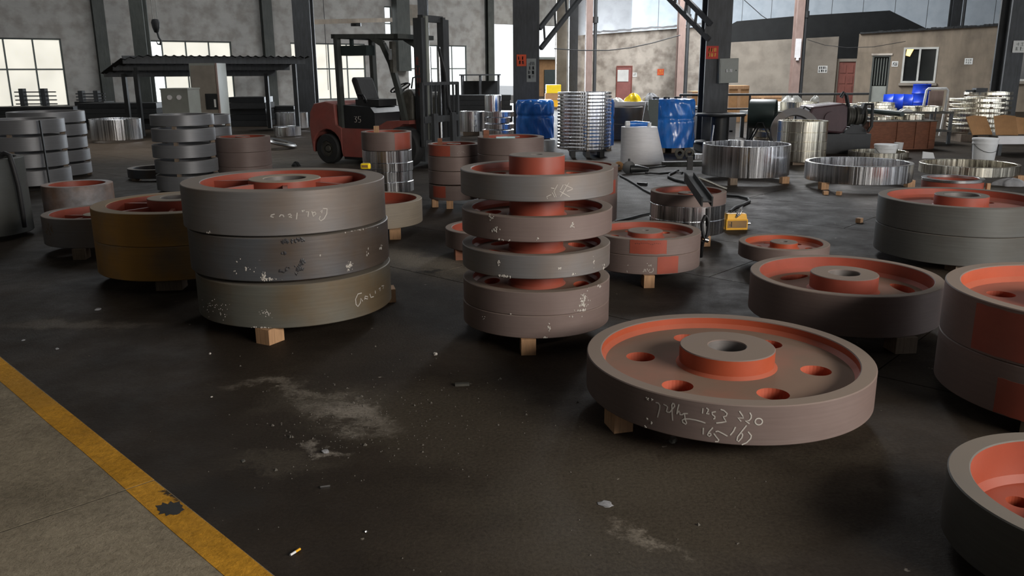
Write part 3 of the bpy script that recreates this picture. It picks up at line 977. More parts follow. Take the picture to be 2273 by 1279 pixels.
tag(mb.build('roof_office_edge', M['dark_roof']), 'dark uneven roof edge on top of the office', None, kind='structure')

# narrow red door in the beige store
BDv = (b1 - b0).normalized()
BNv = Vector((-BDv.y, BDv.x, 0))


def bp(t, z, n=0.0):
    p = b0 + BDv * t + BNv * n
    return Vector((p.x, p.y, z))


def bw(px, py):
    return on_wall(px, py, b0, BDv)


a, b = bw(1368, 190)[0], bw(1403, 190)[0]
zt = bw(1385, 146)[1]
mb = MB()
for ta, tb, za, zb_ in ((a, a + 0.05, 0, zt), (b - 0.05, b, 0, zt), (a + 0.05, b - 0.05, zt - 0.05, zt)):
    mb.prism([bp(ta, za, -0.06), bp(tb, za, -0.06), bp(tb, zb_, -0.06), bp(ta, zb_, -0.06)], BNv * 0.06)
d1 = tag(mb.build('door_1', M['brown_door']), 'narrow dusty red door in the beige wall with a white notice', None, kind='structure')
MB().prism([bp(a + 0.05, 0, -0.04), bp(b - 0.05, 0, -0.04), bp(b - 0.05, zt - 0.05, -0.04), bp(a + 0.05, zt - 0.05, -0.04)], BNv * 0.035).build('leaf', M['pink_door'], d1)


def strokes(mb, fn, cells, seed=1, w=0.012):
    """rows of small brush strokes: writing too blurred to read in the photograph; fn maps (u, v) to a point and an offset"""
    r = random.Random(seed)
    for (u0, u1, v0, v1) in cells:
        for k in range(5):
            if r.random() < 0.5:
                v = v0 + (v1 - v0) * r.random()
                mb.bar(fn(u0 + (u1 - u0) * 0.1, v), fn(u1 - (u1 - u0) * 0.1, v + (v1 - v0) * (r.random() - .5) * 0.2), w, 0.004)
            else:
                u = u0 + (u1 - u0) * (0.15 + 0.7 * r.random())
                mb.bar(fn(u, v0), fn(u + (u1 - u0) * (r.random() - .5) * 0.3, v1), w, 0.004)


def notice(label, fpt, t0, t1, z0, z1, nrm, mt, ink, rows, cols, seed, off=0.012, name='paper_notice', cat='notice', parent=None, m=0.12, w=0.012):
    o = MB().prism([fpt(t0, z0, -off), fpt(t1, z0, -off), fpt(t1, z1, -off), fpt(t0, z1, -off)], nrm * 0.004).build(name, mt, parent)
    if parent is None:
        tag(o, label, cat)
    mb = MB()
    cells = []
    for i in range(rows):
        for j in range(cols):
            u0 = t0 + (t1 - t0) * (m + (1 - 2 * m) * (j + 0.08) / cols)
            u1 = t0 + (t1 - t0) * (m + (1 - 2 * m) * (j + 0.88) / cols)
            v1 = z1 - (z1 - z0) * (m + (1 - 2 * m) * (i + 0.1) / rows)
            v0 = z1 - (z1 - z0) * (m + (1 - 2 * m) * (i + 0.85) / rows)
            cells.append((u0, u1, v0, v1))
    strokes(mb, lambda u, v: fpt(u, v, -off - 0.003), cells, seed, w)
    if parent is None:
        mb.build('lettering', ink, o)
    return o


ta, za = bw(1371, 181)
tb, zb_ = bw(1396, 155)
no = notice('', bp, ta, tb, za, zb_, BNv, M['paper'], M['redink'], 3, 4, 3, 0.065, parent=d1, name='door_notice')
ta, za = bw(1459, 167)
tb, zb_ = bw(1474, 153)
notice('orange paper notice on the beige wall', bp, ta, tb, za, zb_, BNv, M['orange_paper'], M['gold'], 2, 3, 4)
ta, za = bw(1404, 171)
tb, zb_ = bw(1414, 161)
notice('small white slip on the beige wall beside the red door', bp, ta, tb, za, zb_, BNv, M['paper'], M['greybox'], 1, 2, 5)
CDv = (c1 - c0).normalized()
CNv = Vector((-CDv.y, CDv.x, 0))


def cp(t, z, n=0.0):
    p = c0 + CDv * t + CNv * n
    return Vector((p.x, p.y, z))


ta, za = on_wall(1815, 162, c0, CDv)
tb, zb_ = on_wall(1837, 146, c0, CDv)
notice('white sign with black characters beside the panelled brown door', cp, ta, tb, za, zb_, CNv, M['paper'], M['ink'], 2, 4, 6, w=0.018, m=0.06)
ta, za = ow(1979, 148)
tb, zb_ = ow(1994, 136)
notice('white paper notice between the dark office door and window', op, ta, tb, za, zb_, ON, M['paper'], M['ink'], 3, 4, 7)
ta, za = ow(2140, 143)
tb, zb_ = ow(2160, 129)
notice('white paper notice alone on the wall between the two office windows', op, ta, tb, za, zb_, ON, M['paper'], M['greybox'], 2, 3, 8)

# dark corner post and pale pilaster at the end of the back wall
for px, Y, w_, mt, nm, lb in ((1272, 39.6, 0.40, M['darksteel'], 'column', 'dark corner post where the back wall meets the beige store'),
                              (1246, 41.5, 0.5, M['wall_c'], 'column', 'pale pilaster at the right edge of the back door')):
    p = gpt(px, Y)
    tag(MB().box(p.x - w_ / 2, p.x + w_ / 2, p.y, p.y + w_, 0, 9).build(nm, mt), lb, None, kind='structure')


# ------------------------------------------------------------------ columns
def hcolumn(px, py, Y, w, depth, label, mt, rz=0.0, ht=9.0, tf=0.05):
    p = at(px, py, Y)
    mb = MB()
    mb.box(-w / 2, w / 2, -depth / 2, -depth / 2 + tf, 0, ht)
    mb.box(-w / 2, w / 2, depth / 2 - tf, depth / 2, 0, ht)
    mb.box(-0.04, 0.04, -depth / 2 + tf, depth / 2 - tf, 0, ht)
    o = mb.build('column', mt, None, (p.x, p.y + depth / 2, 0), None, (0, 0, rz))
    return tag(o, label, None, kind='structure')


hcolumn(312, 120, 27.0, 0.40, 0.4, 'dark steel column rising beside the corrugated canopy', M['greensteel'], 0.05)
hcolumn(674, 120, 25.0, 0.50, 0.5, 'thick dark steel column behind the rear of the forklift', M['darksteel'])
hcolumn(938, 30, 31.0, 0.34, 0.4, 'dark steel column behind the forklift mast', M['darksteel'])
col_mid = hcolumn(1168, 100, 20.5, 0.62, 0.6, 'broad dark steel column in front of the bright back door', M['darksteel'])
col_right = hcolumn(1594, 120, 17.5, 0.50, 0.55, 'dark steel column carrying the grey electrical box', M['darksteel'])
col_last = hcolumn(2250, 140, 20.0, 0.40, 0.5, 'dark steel column at the right with a white paper', M['darksteel'])
for px, w, lb in ((223, 0.40, 'grey steel wall column left of the corrugated canopy'), (592, 0.42, 'grey steel wall column behind the right post of the canopy'),
                  (1083, 0.36, 'grey green wall column at the left edge of the bright back door')):
    t = on_wall(px, 90)[0]
    mb = MB()
    mb.prism([wb_pt(t - w / 2, 0, -0.3), wb_pt(t + w / 2, 0, -0.3), wb_pt(t + w / 2, 9, -0.3), wb_pt(t - w / 2, 9, -0.3)], BN * 0.04)
    mb.prism([wb_pt(t - w / 2, 0, -0.05), wb_pt(t + w / 2, 0, -0.05), wb_pt(t + w / 2, 9, -0.05), wb_pt(t - w / 2, 9, -0.05)], BN * 0.04)
    mb.prism([wb_pt(t - 0.03, 0, -0.26), wb_pt(t + 0.03, 0, -0.26), wb_pt(t + 0.03, 9, -0.26), wb_pt(t - 0.03, 9, -0.26)], BN * 0.21)
    tag(mb.build('column', M['greensteel']), lb, None, kind='structure')
for px, py, Y, lb in ((1312, 120, 37.3, 'slim primed column at the left end of the beige store'), (1516, 120, 36.0, 'slim primed column at the right end of the beige store'),
                      (1776, 100, 34.6, 'slim primed column in front of the grey store wall')):
    p = at(px, py, Y)
    o = MB().box(-0.24, 0.04, -0.15, 0.0, 0, 9).box(-0.24, 0.04, 0.24, 0.3, 0, 9).box(-0.13, -0.07, 0, 0.24, 0, 9).build('column', M['pinksteel'], None, (p.x, p.y, 0))
    tag(o, lb, None, kind='structure')
    MB().cyl((0.17, 0.05, 0), (0.17, 0.05, 9), 0.075, n=12).cyl((0.17, 0.05, 3.55), (0.17, 0.05, 3.8), 0.12, n=12).build('downpipe', M['darksteel'], o, smooth=40)
p = at(1771, 108, 34.4)
mb = MB()
mb.box(-0.11, 0.11, -0.04, 0.0, -0.35, 0.38).box(-0.05, 0.05, -0.06, 0.0, -0.45, -0.35)
tag(mb.build('switch_box', M['pale'], None, (p.x, p.y - 0.0, p.z)), 'pale oblong switch box on the slim column in front of the grey store', 'switch box')
p = at(2124, 30, 37.6)
o = MB().box(-0.2, 0.2, 0, 0.05, 0, 9).box(-0.2, 0.2, 0.25, 0.3, 0, 9).box(-0.03, 0.03, 0.05, 0.25, 0, 9).build('column', M['darksteel'], None, (p.x, p.y, 0))
tag(o, 'brownish steel column rising behind the office roof', None, kind='structure')
MB().cyl((0.3, 0.0, 0), (0.3, 0.0, 9), 0.06, n=12).build('downpipe', M['darksteel'], o, smooth=40)

# ------------------------------------------------------------------ flywheels, pulleys and rings
def web_mesh(mb, R0, R1, z0, z1, holes, n=72):
    bm = bmesh.new()

    def loop(pts):
        vs = [bm.verts.new((x, y, z1)) for x, y in pts]
        return [bm.edges.new((vs[i], vs[(i + 1) % len(vs)])) for i in range(len(vs))]
    es = loop([(R1 * math.cos(2 * PI * i / n), R1 * math.sin(2 * PI * i / n)) for i in range(n)])
    es += loop([(R0 * math.cos(2 * PI * i / 40), R0 * math.sin(2 * PI * i / 40)) for i in range(40)])
    for (r, a, ra, rt) in holes:          # pitch radius, angle, radial and tangential half widths
        a = math.radians(a)
        pts = []
        for i in range(26):
            b = 2 * PI * i / 26
            x, y = r + ra * math.cos(b), rt * math.sin(b)
            if rt > 0.1:                  # kidney hole: bend it round the hub
                th, rr = y / r, x
                pts.append((rr * math.cos(a + th), rr * math.sin(a + th)))
            else:
                pts.append((x * math.cos(a) - y * math.sin(a), x * math.sin(a) + y * math.cos(a)))
        es += loop(pts)
    bmesh.ops.triangle_fill(bm, use_beauty=True, use_dissolve=False, edges=es)
    # keep only the web: drop anything filled inside a hole or the hub
    for f in list(bm.faces):
        c = f.calc_center_median()
        bad = math.hypot(c.x, c.y) < R0 * 0.98
        for (r, a, ra, rt) in holes:
            a = math.radians(a)
            dx, dy = c.x - r * math.cos(a), c.y - r * math.sin(a)
            u, v = dx * math.cos(a) + dy * math.sin(a), -dx * math.sin(a) + dy * math.cos(a)
            if rt > 0.1:
                th = math.atan2(c.y, c.x) - a
                th = (th + PI) % (2 * PI) - PI
                u, v = math.hypot(c.x, c.y) - r, th * r
            if (u / ra) ** 2 + (v / rt) ** 2 < 0.93:
                bad = True
        if bad:
            bm.faces.remove(f)
    bmesh.ops.recalc_face_normals(bm, faces=bm.faces)
    for f in bm.faces:
        if f.normal.z < 0:
            f.normal_flip()
    top = list(bm.faces)
    ret = bmesh.ops.extrude_face_region(bm, geom=top)
    vs = [g for g in ret['geom'] if isinstance(g, bmesh.types.BMVert)]
    bmesh.ops.translate(bm, verts=vs, vec=(0, 0, z0 - z1))
    bmesh.ops.recalc_face_normals(bm, faces=bm.faces)
    bm.verts.index_update()
    bm.verts.ensure_lookup_table()
    mb.add([v.co.copy() for v in bm.verts], [tuple(v.index for v in f.verts) for f in bm.faces])
    bm.free()


def cyl_hit(px, py, X, Y, R):
    d = ray(px, py)
    a = d.x ** 2 + d.y ** 2
    b = -2 * (d.x * X + d.y * Y)
    c = X * X + Y * Y - R * R
    q = b * b - 4 * a * c
    if q < 0:
        t = -b / (2 * a)
    else:
        t = (-b - math.sqrt(q)) / (2 * a)
    p = CAMP + d * t
    return math.atan2(p.y - Y, p.x - X), p.z


def patch(w, a0, a1, z0, z1, R, mt, name='paint_patch', label=None, n=14, t=0.0012, jag=0.004):
    mb = MB()
    lo, hi, lo2, hi2 = [], [], [], []
    for i in range(n + 1):
        a = a0 + (a1 - a0) * i / n
        j0, j1 = (rnd.random() - .5) * jag, (rnd.random() - .5) * jag
        for (lst, z, r) in ((lo, z0 + j0, R + t), (hi, z1 + j1, R + t), (lo2, z0 + j0, R - 0.002), (hi2, z1 + j1, R - 0.002)):
            lst.append(Vector((r * math.cos(a), r * math.sin(a), z)))
    vs = lo + hi + lo2 + hi2
    m = n + 1
    fs = []
    for i in range(n):
        fs += [(i, i + 1, m + i + 1, m + i), (2 * m + i + 1, 2 * m + i, 3 * m + i, 3 * m + i + 1), (i + 1, i, 2 * m + i, 2 * m + i + 1), (m + i, m + i + 1, 3 * m + i + 1, 3 * m + i)]
    fs += [(0, m, 3 * m, 2 * m), (n, 2 * m + n, 3 * m + n, m + n)]
    mb.add(vs, fs)
    o = mb.build(name, mt, w, smooth=40)
    if label:
        o['label'] = label
    return o


def chalk(w, lines, R, width=0.0045, mt=None, name='chalk_writing', label=None, ox=0, oy=0, k=1.0):
    """handwriting on the turned outside: each stroke is a flat ribbon lying on the cylinder"""
    X, Y, Z = w.location
    mb = MB()
    for ln in lines:
        pts = [cyl_hit(ox + x * k, oy + y * k, X, Y, R) for x, y in ln]
        if len(pts) == 1:
            pts = [pts[0], (pts[0][0] + 0.006 / R, pts[0][1] + 0.002)]
        uv = [(a * R, z) for a, z in pts]
        # subdivide smoothly
        for i in range(len(uv)):
            pass
        L, Rr = [], []
        for i, (u, v) in enumerate(uv):
            du = uv[min(i + 1, len(uv) - 1)][0] - uv[max(i - 1, 0)][0]
            dv = uv[min(i + 1, len(uv) - 1)][1] - uv[max(i - 1, 0)][1]
            l = math.hypot(du, dv) or 1
            nu, nv = -dv / l * width / 2, du / l * width / 2
            L.append((u + nu, v + nv))
            Rr.append((u - nu, v - nv))
        vs = []
        for rr in (R + 0.0012, R - 0.001):
            for (u, v) in L + Rr:
                vs.append(Vector((rr * math.cos(u / R), rr * math.sin(u / R), v - Z)))
        m = len(uv)
        fs = []
        for i in range(m - 1):
            fs += [(i, i + 1, m + i + 1, m + i)]
        mb.add(vs[:2 * m], fs)
    o = mb.build(name, mt or M['chalk'], w)
    o['kind'] = 'stuff'
    if label:
        o['label'] = label
    return o


def chips(w, R, areas, mt=None, name='paint_chips', seed=1, s=(0.002, 0.007)):
    """flecks of white paint or plaster in patches (px, py, half width, half height, count) on the turned outside"""
    r = random.Random(seed)
    X, Y, Z = w.location
    mb = MB()
    hz = max(v.co.z for v in w.children[0].data.vertices)
    for (px, py, hw, hh, n) in areas:
        for _ in range(n):
            a, z = cyl_hit(px + r.gauss(0, .5) * hw, py + r.gauss(0, .5) * hh, X, Y, R)
            q = r.uniform(*s)
            z = Z + min(max(z - Z, q * 1.5), hz - q * 1.5)
            c = Vector((R * math.cos(a), R * math.sin(a), z - Z))
            er, et = Vector((math.cos(a), math.sin(a), 0)), Vector((-math.sin(a), math.cos(a), 0))
            m = r.choice((4, 5, 6))
            vs = []
            for i in range(m):
                b = 2 * PI * i / m + r.random()
                rr = q * r.uniform(.6, 1.3)
                vs.append(c + et * (math.cos(b) * rr) + Vector((0, 0, math.sin(b) * rr * r.uniform(.6, 1.6))) + er * 0.001)
            mb.add(vs + [c + er * 0.003], [(i, (i + 1) % m, m) for i in range(m)])
    o = mb.build(name, mt or M['chalk'], w)
    o['kind'] = 'stuff'
    return o


def wheel(name, label, X, Y, zb, H, R, Ri, side, paint='red', web=None, hub=None, holes=(), spokes=None, n=72, group=None, cat='flywheel', rz=0.0, rimpaint=None,
          wmat='dusty_web', hubtop=None, tilt=None):
    w = thing(name, label, cat, (X, Y, zb), 0.0, group)
    c = min(0.004, H * 0.05)
    prof = [(Ri, 0), (R - c, 0), (R, c), (R, H - c), (R - c, H), (Ri + c, H), (Ri, H - c)]
    mats = [0, 0, 0, 0, 0, 0]
    if web:
        f = min(0.022, H * 0.12)
        prof += [(Ri, web[1] + f), (Ri - f, web[1]), (Ri - f, web[0]), (Ri, max(web[0] - f, 0.002))]
        mats += [1, 1, 1, 1, 1]
    else:
        mats += [1]
    MB().lathe(prof, n, mats).build('rim', [M[side], M[rimpaint or paint]], w, smooth=28)
    if web:
        mb = MB()
        Rh = hub[0] if hub else 0.06
        web_mesh(mb, Rh * 0.96, Ri - 0.006, web[0], web[1], holes)
        mb.build('web', M[wmat], w)
    if hub:
        Rh, Rb, h0, h1 = hub
        hp = [(Rb, h0), (Rh, h0), (Rh, h1 - 0.004), (Rh - 0.004, h1), (Rb + 0.004, h1), (Rb, h1 - 0.004)]
        hm = [0, 1, 0, 0, 0, 2]
        if web and web[1] + 0.02 < h1:
            hp = [(Rb, h0), (Rh, h0), (Rh + 0.014, web[1]), (Rh, web[1] + 0.014), (Rh, h1 - 0.004), (Rh - 0.004, h1), (Rb + 0.004, h1), (Rb, h1 - 0.004)]
            hm = [0, 1, 1, 1, 0, 0, 0, 2]
        MB().lathe(hp, 48, hm).build('hub', [M[hubtop or side], M[paint], M['iron_grey']], w, smooth=28)
    if spokes:
        k, a0, z0, z1 = spokes
        for i in range(k):
            a = math.radians(a0 + 360 * i / k)
            mb = MB()
            mt = Matrix.Rotation(a, 4, 'Z')
            zm = (z0 + z1) / 2
            r0, r1 = hub[0] * 0.95, Ri + 0.002
            mb.prism([mt @ Vector(q) for q in ((r0, -0.014, z0), (r1, -0.014, z0), (r1, -0.014, z1 - 0.012), (r0, -0.014, z1))], mt.to_3x3() @ Vector((0, 0.028, 0)))
            wd0, wd1 = 0.075, 0.06
            mb.prism([mt @ Vector(q) for q in ((r0, -wd0, zm - 0.013), (r1, -wd1, zm - 0.013), (r1, wd1, zm - 0.013), (r0, wd0, zm - 0.013))], (0, 0, 0.026))
            mb.prism([mt @ Vector(q) for q in ((r1 - 0.03, -wd1, z0), (r1, -wd1, z0), (r1, wd1, z0), (r1 - 0.03, wd1, z0))], (0, 0, (z1 - z0) * 0.55))
            mb.build('spoke', M[paint], w)
    if tilt:
        w.rotation_euler = tilt
    return w


def ring(name, label, X, Y, zb, H, R, Ri, mt, inner=None, n=64, group=None, cat='ring', feet=0):
    c = min(0.004, H * 0.06)
    prof = [(Ri + c, 0), (R - c, 0), (R, c), (R, H - c), (R - c, H), (Ri + c, H), (Ri, H - c), (Ri, c)]
    o = MB().lathe(prof, n, [0, 0, 0, 0, 0, 1, 1, 1]).build(name, [M[mt], M[inner or mt]], None, (X, Y, zb), 28)
    tag(o, label, cat, group)
    if feet:
        for i in range(3):
            a = 2 * PI * i / 3 + 0.6
            r = (R + Ri) / 2
            MB().box(-0.03, 0.03, -0.02, 0.02, -feet, 0, M=Matrix.Translation((r * math.cos(a), r * math.sin(a), 0)) @ Matrix.Rotation(a, 4, 'Z')).build('spacer', M['wood_old'], o)
    return o


def block(label, x, y, w, d, h, rz=0.0, mt='wood', z=0.0, group=None):
    o = MB().box(-w / 2, w / 2, -d / 2, d / 2, 0, h).build('wood_block', M[mt], None, (x, y, z), None, (0, 0, rz))
    return tag(o, label, 'wood block', group)


def six(r, a0, rad, n=6):
    return [(r, a0 + 360 * i / n, rad, rad) for i in range(n)]


# the nearest flywheel, alone on blocks, weight and sizes chalked on its rim
w1 = wheel('flywheel', 'large low flywheel with six round holes and chalked weight on its rim', 0.967, 3.568, 0.09, 0.165, 0.628, 0.5617, 'iron_brown', 'orange',
           (0.055, 0.112), (0.21, 0.083, 0.0, 0.198), six(0.385, -15, 0.066), n=128)
w1.rotation_euler = (0, 0, 0)
TX = [
    [(195, 255), (240, 262), (265, 300), (262, 360), (245, 430), (225, 505)],
    [(325, 285), (370, 305), (395, 330), (385, 370), (375, 400), (390, 415)],
    [(380, 412), (430, 420), (475, 365), (515, 315), (500, 272), (485, 264), (465, 300), (468, 355), (472, 450), (480, 560)],
    [(585, 285), (565, 360), (548, 450)], [(550, 440), (590, 395), (602, 430), (600, 458), (640, 460), (665, 440), (735, 440)],
    [(680, 450), (690, 540), (715, 600), (700, 620), (650, 590), (640, 550), (680, 530), (760, 530), (870, 550), (960, 575), (1030, 600)],
    [(988, 350), (980, 440)], [(1045, 345), (1080, 370), (1070, 410), (1045, 440), (1095, 447)],
    [(1205, 408), (1140, 420), (1145, 455), (1190, 490), (1185, 525), (1160, 530)],
    [(1285, 370), (1340, 388), (1395, 440), (1380, 480), (1330, 495), (1350, 530), (1378, 575), (1300, 590), (1210, 600)],
    [(1600, 400), (1650, 470), (1670, 515), (1575, 515), (1630, 572)], [(1775, 425), (1800, 470), (1795, 520), (1760, 560), (1700, 560), (1770, 612)],
    [(1925 + 62 * math.cos(q * 0.45), 575 + 55 * math.sin(q * 0.45)) for q in range(15)],
    [(995, 680), (990, 790)], [(1155, 675), (1090, 750), (1063, 800), (1095, 825), (1125, 800), (1115, 770), (1075, 778)],
    [(1170, 775), (1210, 830), (1255, 885), (1240, 910), (1190, 912)], [(1200, 745), (1240, 735), (1300, 765), (1400, 820)],
    [(1445, 805), (1500, 740), (1535, 665)], [(1720, 640), (1640, 740), (1570, 830), (1558, 890), (1585, 910), (1640, 850), (1655, 800), (1640, 770)],
    [(1745, 745), (1800, 810), (1790, 860), (1720, 930), (1640, 965)]]
chalk(w1, TX, 0.628, 0.005, ox=1430, oy=860, k=300 / 2273, label='white chalk figures 729kg 1253 220 and 165 167')
chips(w1, 0.628, [(1437, 884, 3, 4, 5), (1448, 886, 2, 2, 2), (1437, 930, 2, 2, 2), (1446, 938, 2, 2, 2), (1434, 948, 4, 4, 4)], seed=3, s=(0.003, 0.006))
block('short wood block under the left edge of the chalked flywheel', 0.455, 3.33, 0.085, 0.12, 0.09, 0.25)
block('dark wood block under the right edge of the chalked flywheel', 1.46, 3.42, 0.1, 0.14, 0.09, 0.4, 'wood_old')
block('worn wood block hidden behind under the chalked flywheel', 0.95, 4.08, 0.1, 0.12, 0.09, 0.1, 'wood_old')

# five tall-hub wheels in the middle stack
CX, CY = 0.142, 4.717
kid = [(0.262, 30 + 60 * i, 0.045, 0.075) for i in range(6)]
names = ['grey flywheel with a tall red hub on top of the five-wheel stack', 'brown flat wheel second from the top of the five-wheel stack',
         'grey spotted wheel third from the top of the five-wheel stack', 'reddish brown wheel fourth from the top of the five-wheel stack with white paint flecks',
         'reddish brown bottom wheel of the five-wheel stack on a wood block']
lv = [(0.834, 0.968), (0.620, 0.751), (0.421, 0.548), (0.217, 0.347), (0.09, 0.2165)]
stack = []
for i, (a, b) in enumerate(lv):
    R = (0.430, 0.427, 0.424, 0.424, 0.425)[i]
    hh = (b - a) + (0.0725 if i < 4 else 0.0)
    hole = [(r, an + (0, 14, -8, 20, 5)[i], ra, rt) for r, an, ra, rt in kid]
    w = wheel('flywheel', names[i], CX + (0.002, 0.003, -0.002, 0, -0.002)[i], CY, a, b - a, R, 0.369, ('iron_grey', 'iron_brown', 'iron_grey', 'iron_brown', 'iron_brown')[i], 'red',
              ((b - a) * 0.35, (b - a) * 0.62), (0.157, 0.03, 0, hh - 0.001), hole, n=112, group='middle stack of five wheels', wmat='dusty_web')
    stack.append(w)
kz = 370 / 1245
chalk(stack[0], [[(752, 175), (718, 190), (725, 208)], [(760, 160), (778, 195)], [(800, 100), (772, 150), (790, 195)], [(885, 85), (820, 190)], [(815, 150), (890, 192)], [(850, 100), (912, 130)],
                 [(820, 140), (842, 100)], [(870, 150), (912, 135)], [(750, 125), (775, 130)]], 0.43, 0.0035, ox=1000, oy=380, k=kz)
chips(stack[1], 0.427, [(1090, 483, 6, 5, 9), (1099, 511, 6, 8, 16), (1270, 503, 4, 10, 14), (1115, 535, 18, 2, 7), (1192, 532, 3, 3, 2)], seed=5)
chips(stack[2], 0.424, [(1107, 584, 4, 6, 8), (1117, 616, 14, 3, 26), (1318, 585, 2, 14, 10), (1341, 588, 3, 12, 8), (1240, 596, 4, 2, 3), (1278, 608, 8, 2, 4)], seed=6)
chips(stack[3], 0.424, [(1297, 665, 8, 20, 60), (1290, 689, 10, 2, 14), (1330, 635, 10, 4, 6), (1135, 703, 5, 1.5, 4)], seed=7)
chips(stack[4], 0.425, [(1218, 730, 3, 12, 14), (1212, 750, 8, 2, 8), (1280, 703, 22, 1, 8), (1075, 706, 5, 6, 4)], seed=8, s=(0.0015, 0.005))
block('pale wood block under the front of the five-wheel stack', 0.085, 4.345, 0.08, 0.13, 0.09, 0.05)
block('wood block under the back left of the five-wheel stack', -0.16, 5.0, 0.09, 0.1, 0.09, 0.5, 'wood_old')

# three big spoked wheels
tops = []
for i, (a, b, lab, mt) in enumerate(((0.622, 0.867, 'big spoked grey wheel on top of the three-wheel stack with chalk writing upside down', 'iron_grey'),
                                     (0.365, 0.610, 'big dark grey wheel in the middle of the three-wheel stack with black stains', 'iron_dark'),
                                     (0.090, 0.340, 'big green grey wheel at the bottom of the three-wheel stack on wood blocks', 'iron_green'))):
    w = wheel('spoked_wheel', lab, (-1.384, -1.370, -1.358)[i], 5.097, a, b - a, (0.600, 0.596, 0.588)[i], 0.4876, mt, 'red', None, (0.2155, 0.125, 0.0, b - a + 0.004), (),
              (6, -75, 0.05, b - a - 0.015), n=128, group='big spoked wheels in the three-wheel stack', cat='spoked wheel', hubtop='iron_beige')
    tops.append(w)
kz = 340 / 1611
chalk(tops[0], [[(235, 215), (200, 225), (192, 240), (225, 249)], [(285, 243), (300, 222), (325, 225), (332, 246)], [(375, 222), (400, 213), (412, 228), (385, 246), (418, 250)], [(472, 200), (464, 270)],
                [(565, 192), (592, 190), (585, 243)], [(625, 185), (642, 240), (668, 212), (660, 193), (630, 202)], [(715, 190), (735, 172), (728, 205)],
                [(742, 156), (785, 158), (782, 210), (755, 262), (720, 286), (702, 265), (714, 235)]], 0.600, 0.0055, ox=560, oy=430, k=kz, label='white chalk GAL 1200 written upside down')
chalk(tops[2], [[(1150, 1045), (1110, 1055), (1085, 1110), (1090, 1165), (1110, 1187), (1135, 1150), (1140, 1100), (1160, 1132)], [(1180, 1115), (1185, 1078), (1212, 1082), (1212, 1108), (1180, 1100)],
                [(1235, 1055), (1246, 1092), (1276, 1082)], [(1290, 1020), (1294, 1052)], [(1328, 1003), (1345, 990), (1342, 1022)], [(1358, 972), (1382, 968), (1374, 998)]], 0.588, 0.0055, ox=560, oy=430, k=kz,
      label='white chalk GAL 1200')
M['stain'] = mat('black_oil_stain', lin(48, 46, 48), 0.5, 0, 0.1, 9, bump=0)
chips(tops[1], 0.596, [(665, 595, 7, 9, 26), (672, 580, 4, 5, 10), (643, 535, 12, 4, 14), (668, 531, 8, 4, 10), (630, 562, 4, 3, 5), (622, 601, 5, 2, 4), (637, 597, 5, 5, 5)], M['stain'], 'oil_stains', 11, (0.004, 0.012))
chips(tops[1], 0.596, [(775, 590, 8, 8, 40), (845, 550, 5, 5, 12), (583, 615, 6, 10, 30), (600, 620, 18, 3, 24), (711, 567, 2, 2, 3), (815, 560, 8, 12, 8), (540, 595, 30, 16, 14), (800, 505, 30, 3, 14)], seed=12, s=(0.0015, 0.006))
chips(tops[0], 0.600, [(463, 517, 5, 2, 6), (671, 425, 4, 4, 5)], seed=13)
chips(tops[2], 0.588, [(590, 695, 10, 8, 24), (470, 680, 22, 20, 26), (580, 728, 20, 1.5, 20), (500, 690, 20, 25, 16)], seed=14, s=(0.0012, 0.005))
block('split wood block under the front of the three-wheel stack', -1.385, 4.55, 0.1, 0.12, 0.09, -0.5)
block('wood block under the right edge of the three-wheel stack', -0.835, 5.43, 0.09, 0.12, 0.09, 0.25)
block('wood block under the back left of the three-wheel stack', -1.75, 5.35, 0.1, 0.12, 0.09, 0.4, 'wood_old')

# two rust yellow spoked wheels behind them
yel = []
for a, b, lab in ((0.333, 0.563, 'upper rust yellow spoked wheel beside the three-wheel stack'), (0.09, 0.331, 'lower rust yellow wheel beside the three-wheel stack')):
    yel.append(wheel('spoked_wheel', lab, -2.505, 6.23, a, b - a, 0.598, 0.49, 'iron_yellow', 'red', None, (0.215, 0.12, 0.0, b - a + (0.035 if a > .3 else 0.0)), (),
                     (6, -78, 0.05, b - a - 0.02), n=112, group='rust yellow spoked wheels', cat='spoked wheel', hubtop='iron_beige'))
block('dark wood block under the two rust yellow wheels', -2.44, 5.80, 0.18, 0.14, 0.09, 0.1, 'wood_old')
block('wood block under the back of the two rust yellow wheels', -2.75, 6.6, 0.12, 0.12, 0.09, 0.1, 'wood_old')
w = wheel('spoked_wheel', 'small grey spoked wheel with pale drips beside the rust yellow wheels', -3.62, 7.25, 0.09, 0.242, 0.45, 0.385, 'iron_grey', 'red', None, (0.13, 0.06, 0, 0.22), (),
          (6, -80, 0.04, 0.2), cat='spoked wheel', hubtop='iron_beige')
chips(w, 0.45, [(110, 510, 8, 16, 24)], M['wood_old'], 'dirt_streaks', 4, (0.004, 0.014))
block('grey wood block under the small grey spoked wheel', -3.60, 6.83, 0.1, 0.12, 0.09, 0.1, 'wood_old')
w = wheel('flywheel', 'rust red wheel with a frosted grey side behind the small grey spoked wheel', -4.51, 8.66, 0.09, 0.31, 0.337, 0.265, 'rust', 'red', (0.12, 0.17), (0.1, 0.04, 0.05, 0.22), six(0.18, 0, 0.035))
block('wood block under the frosted rust red wheel', -4.4, 8.42, 0.1, 0.12, 0.09, 0, 'wood_old')

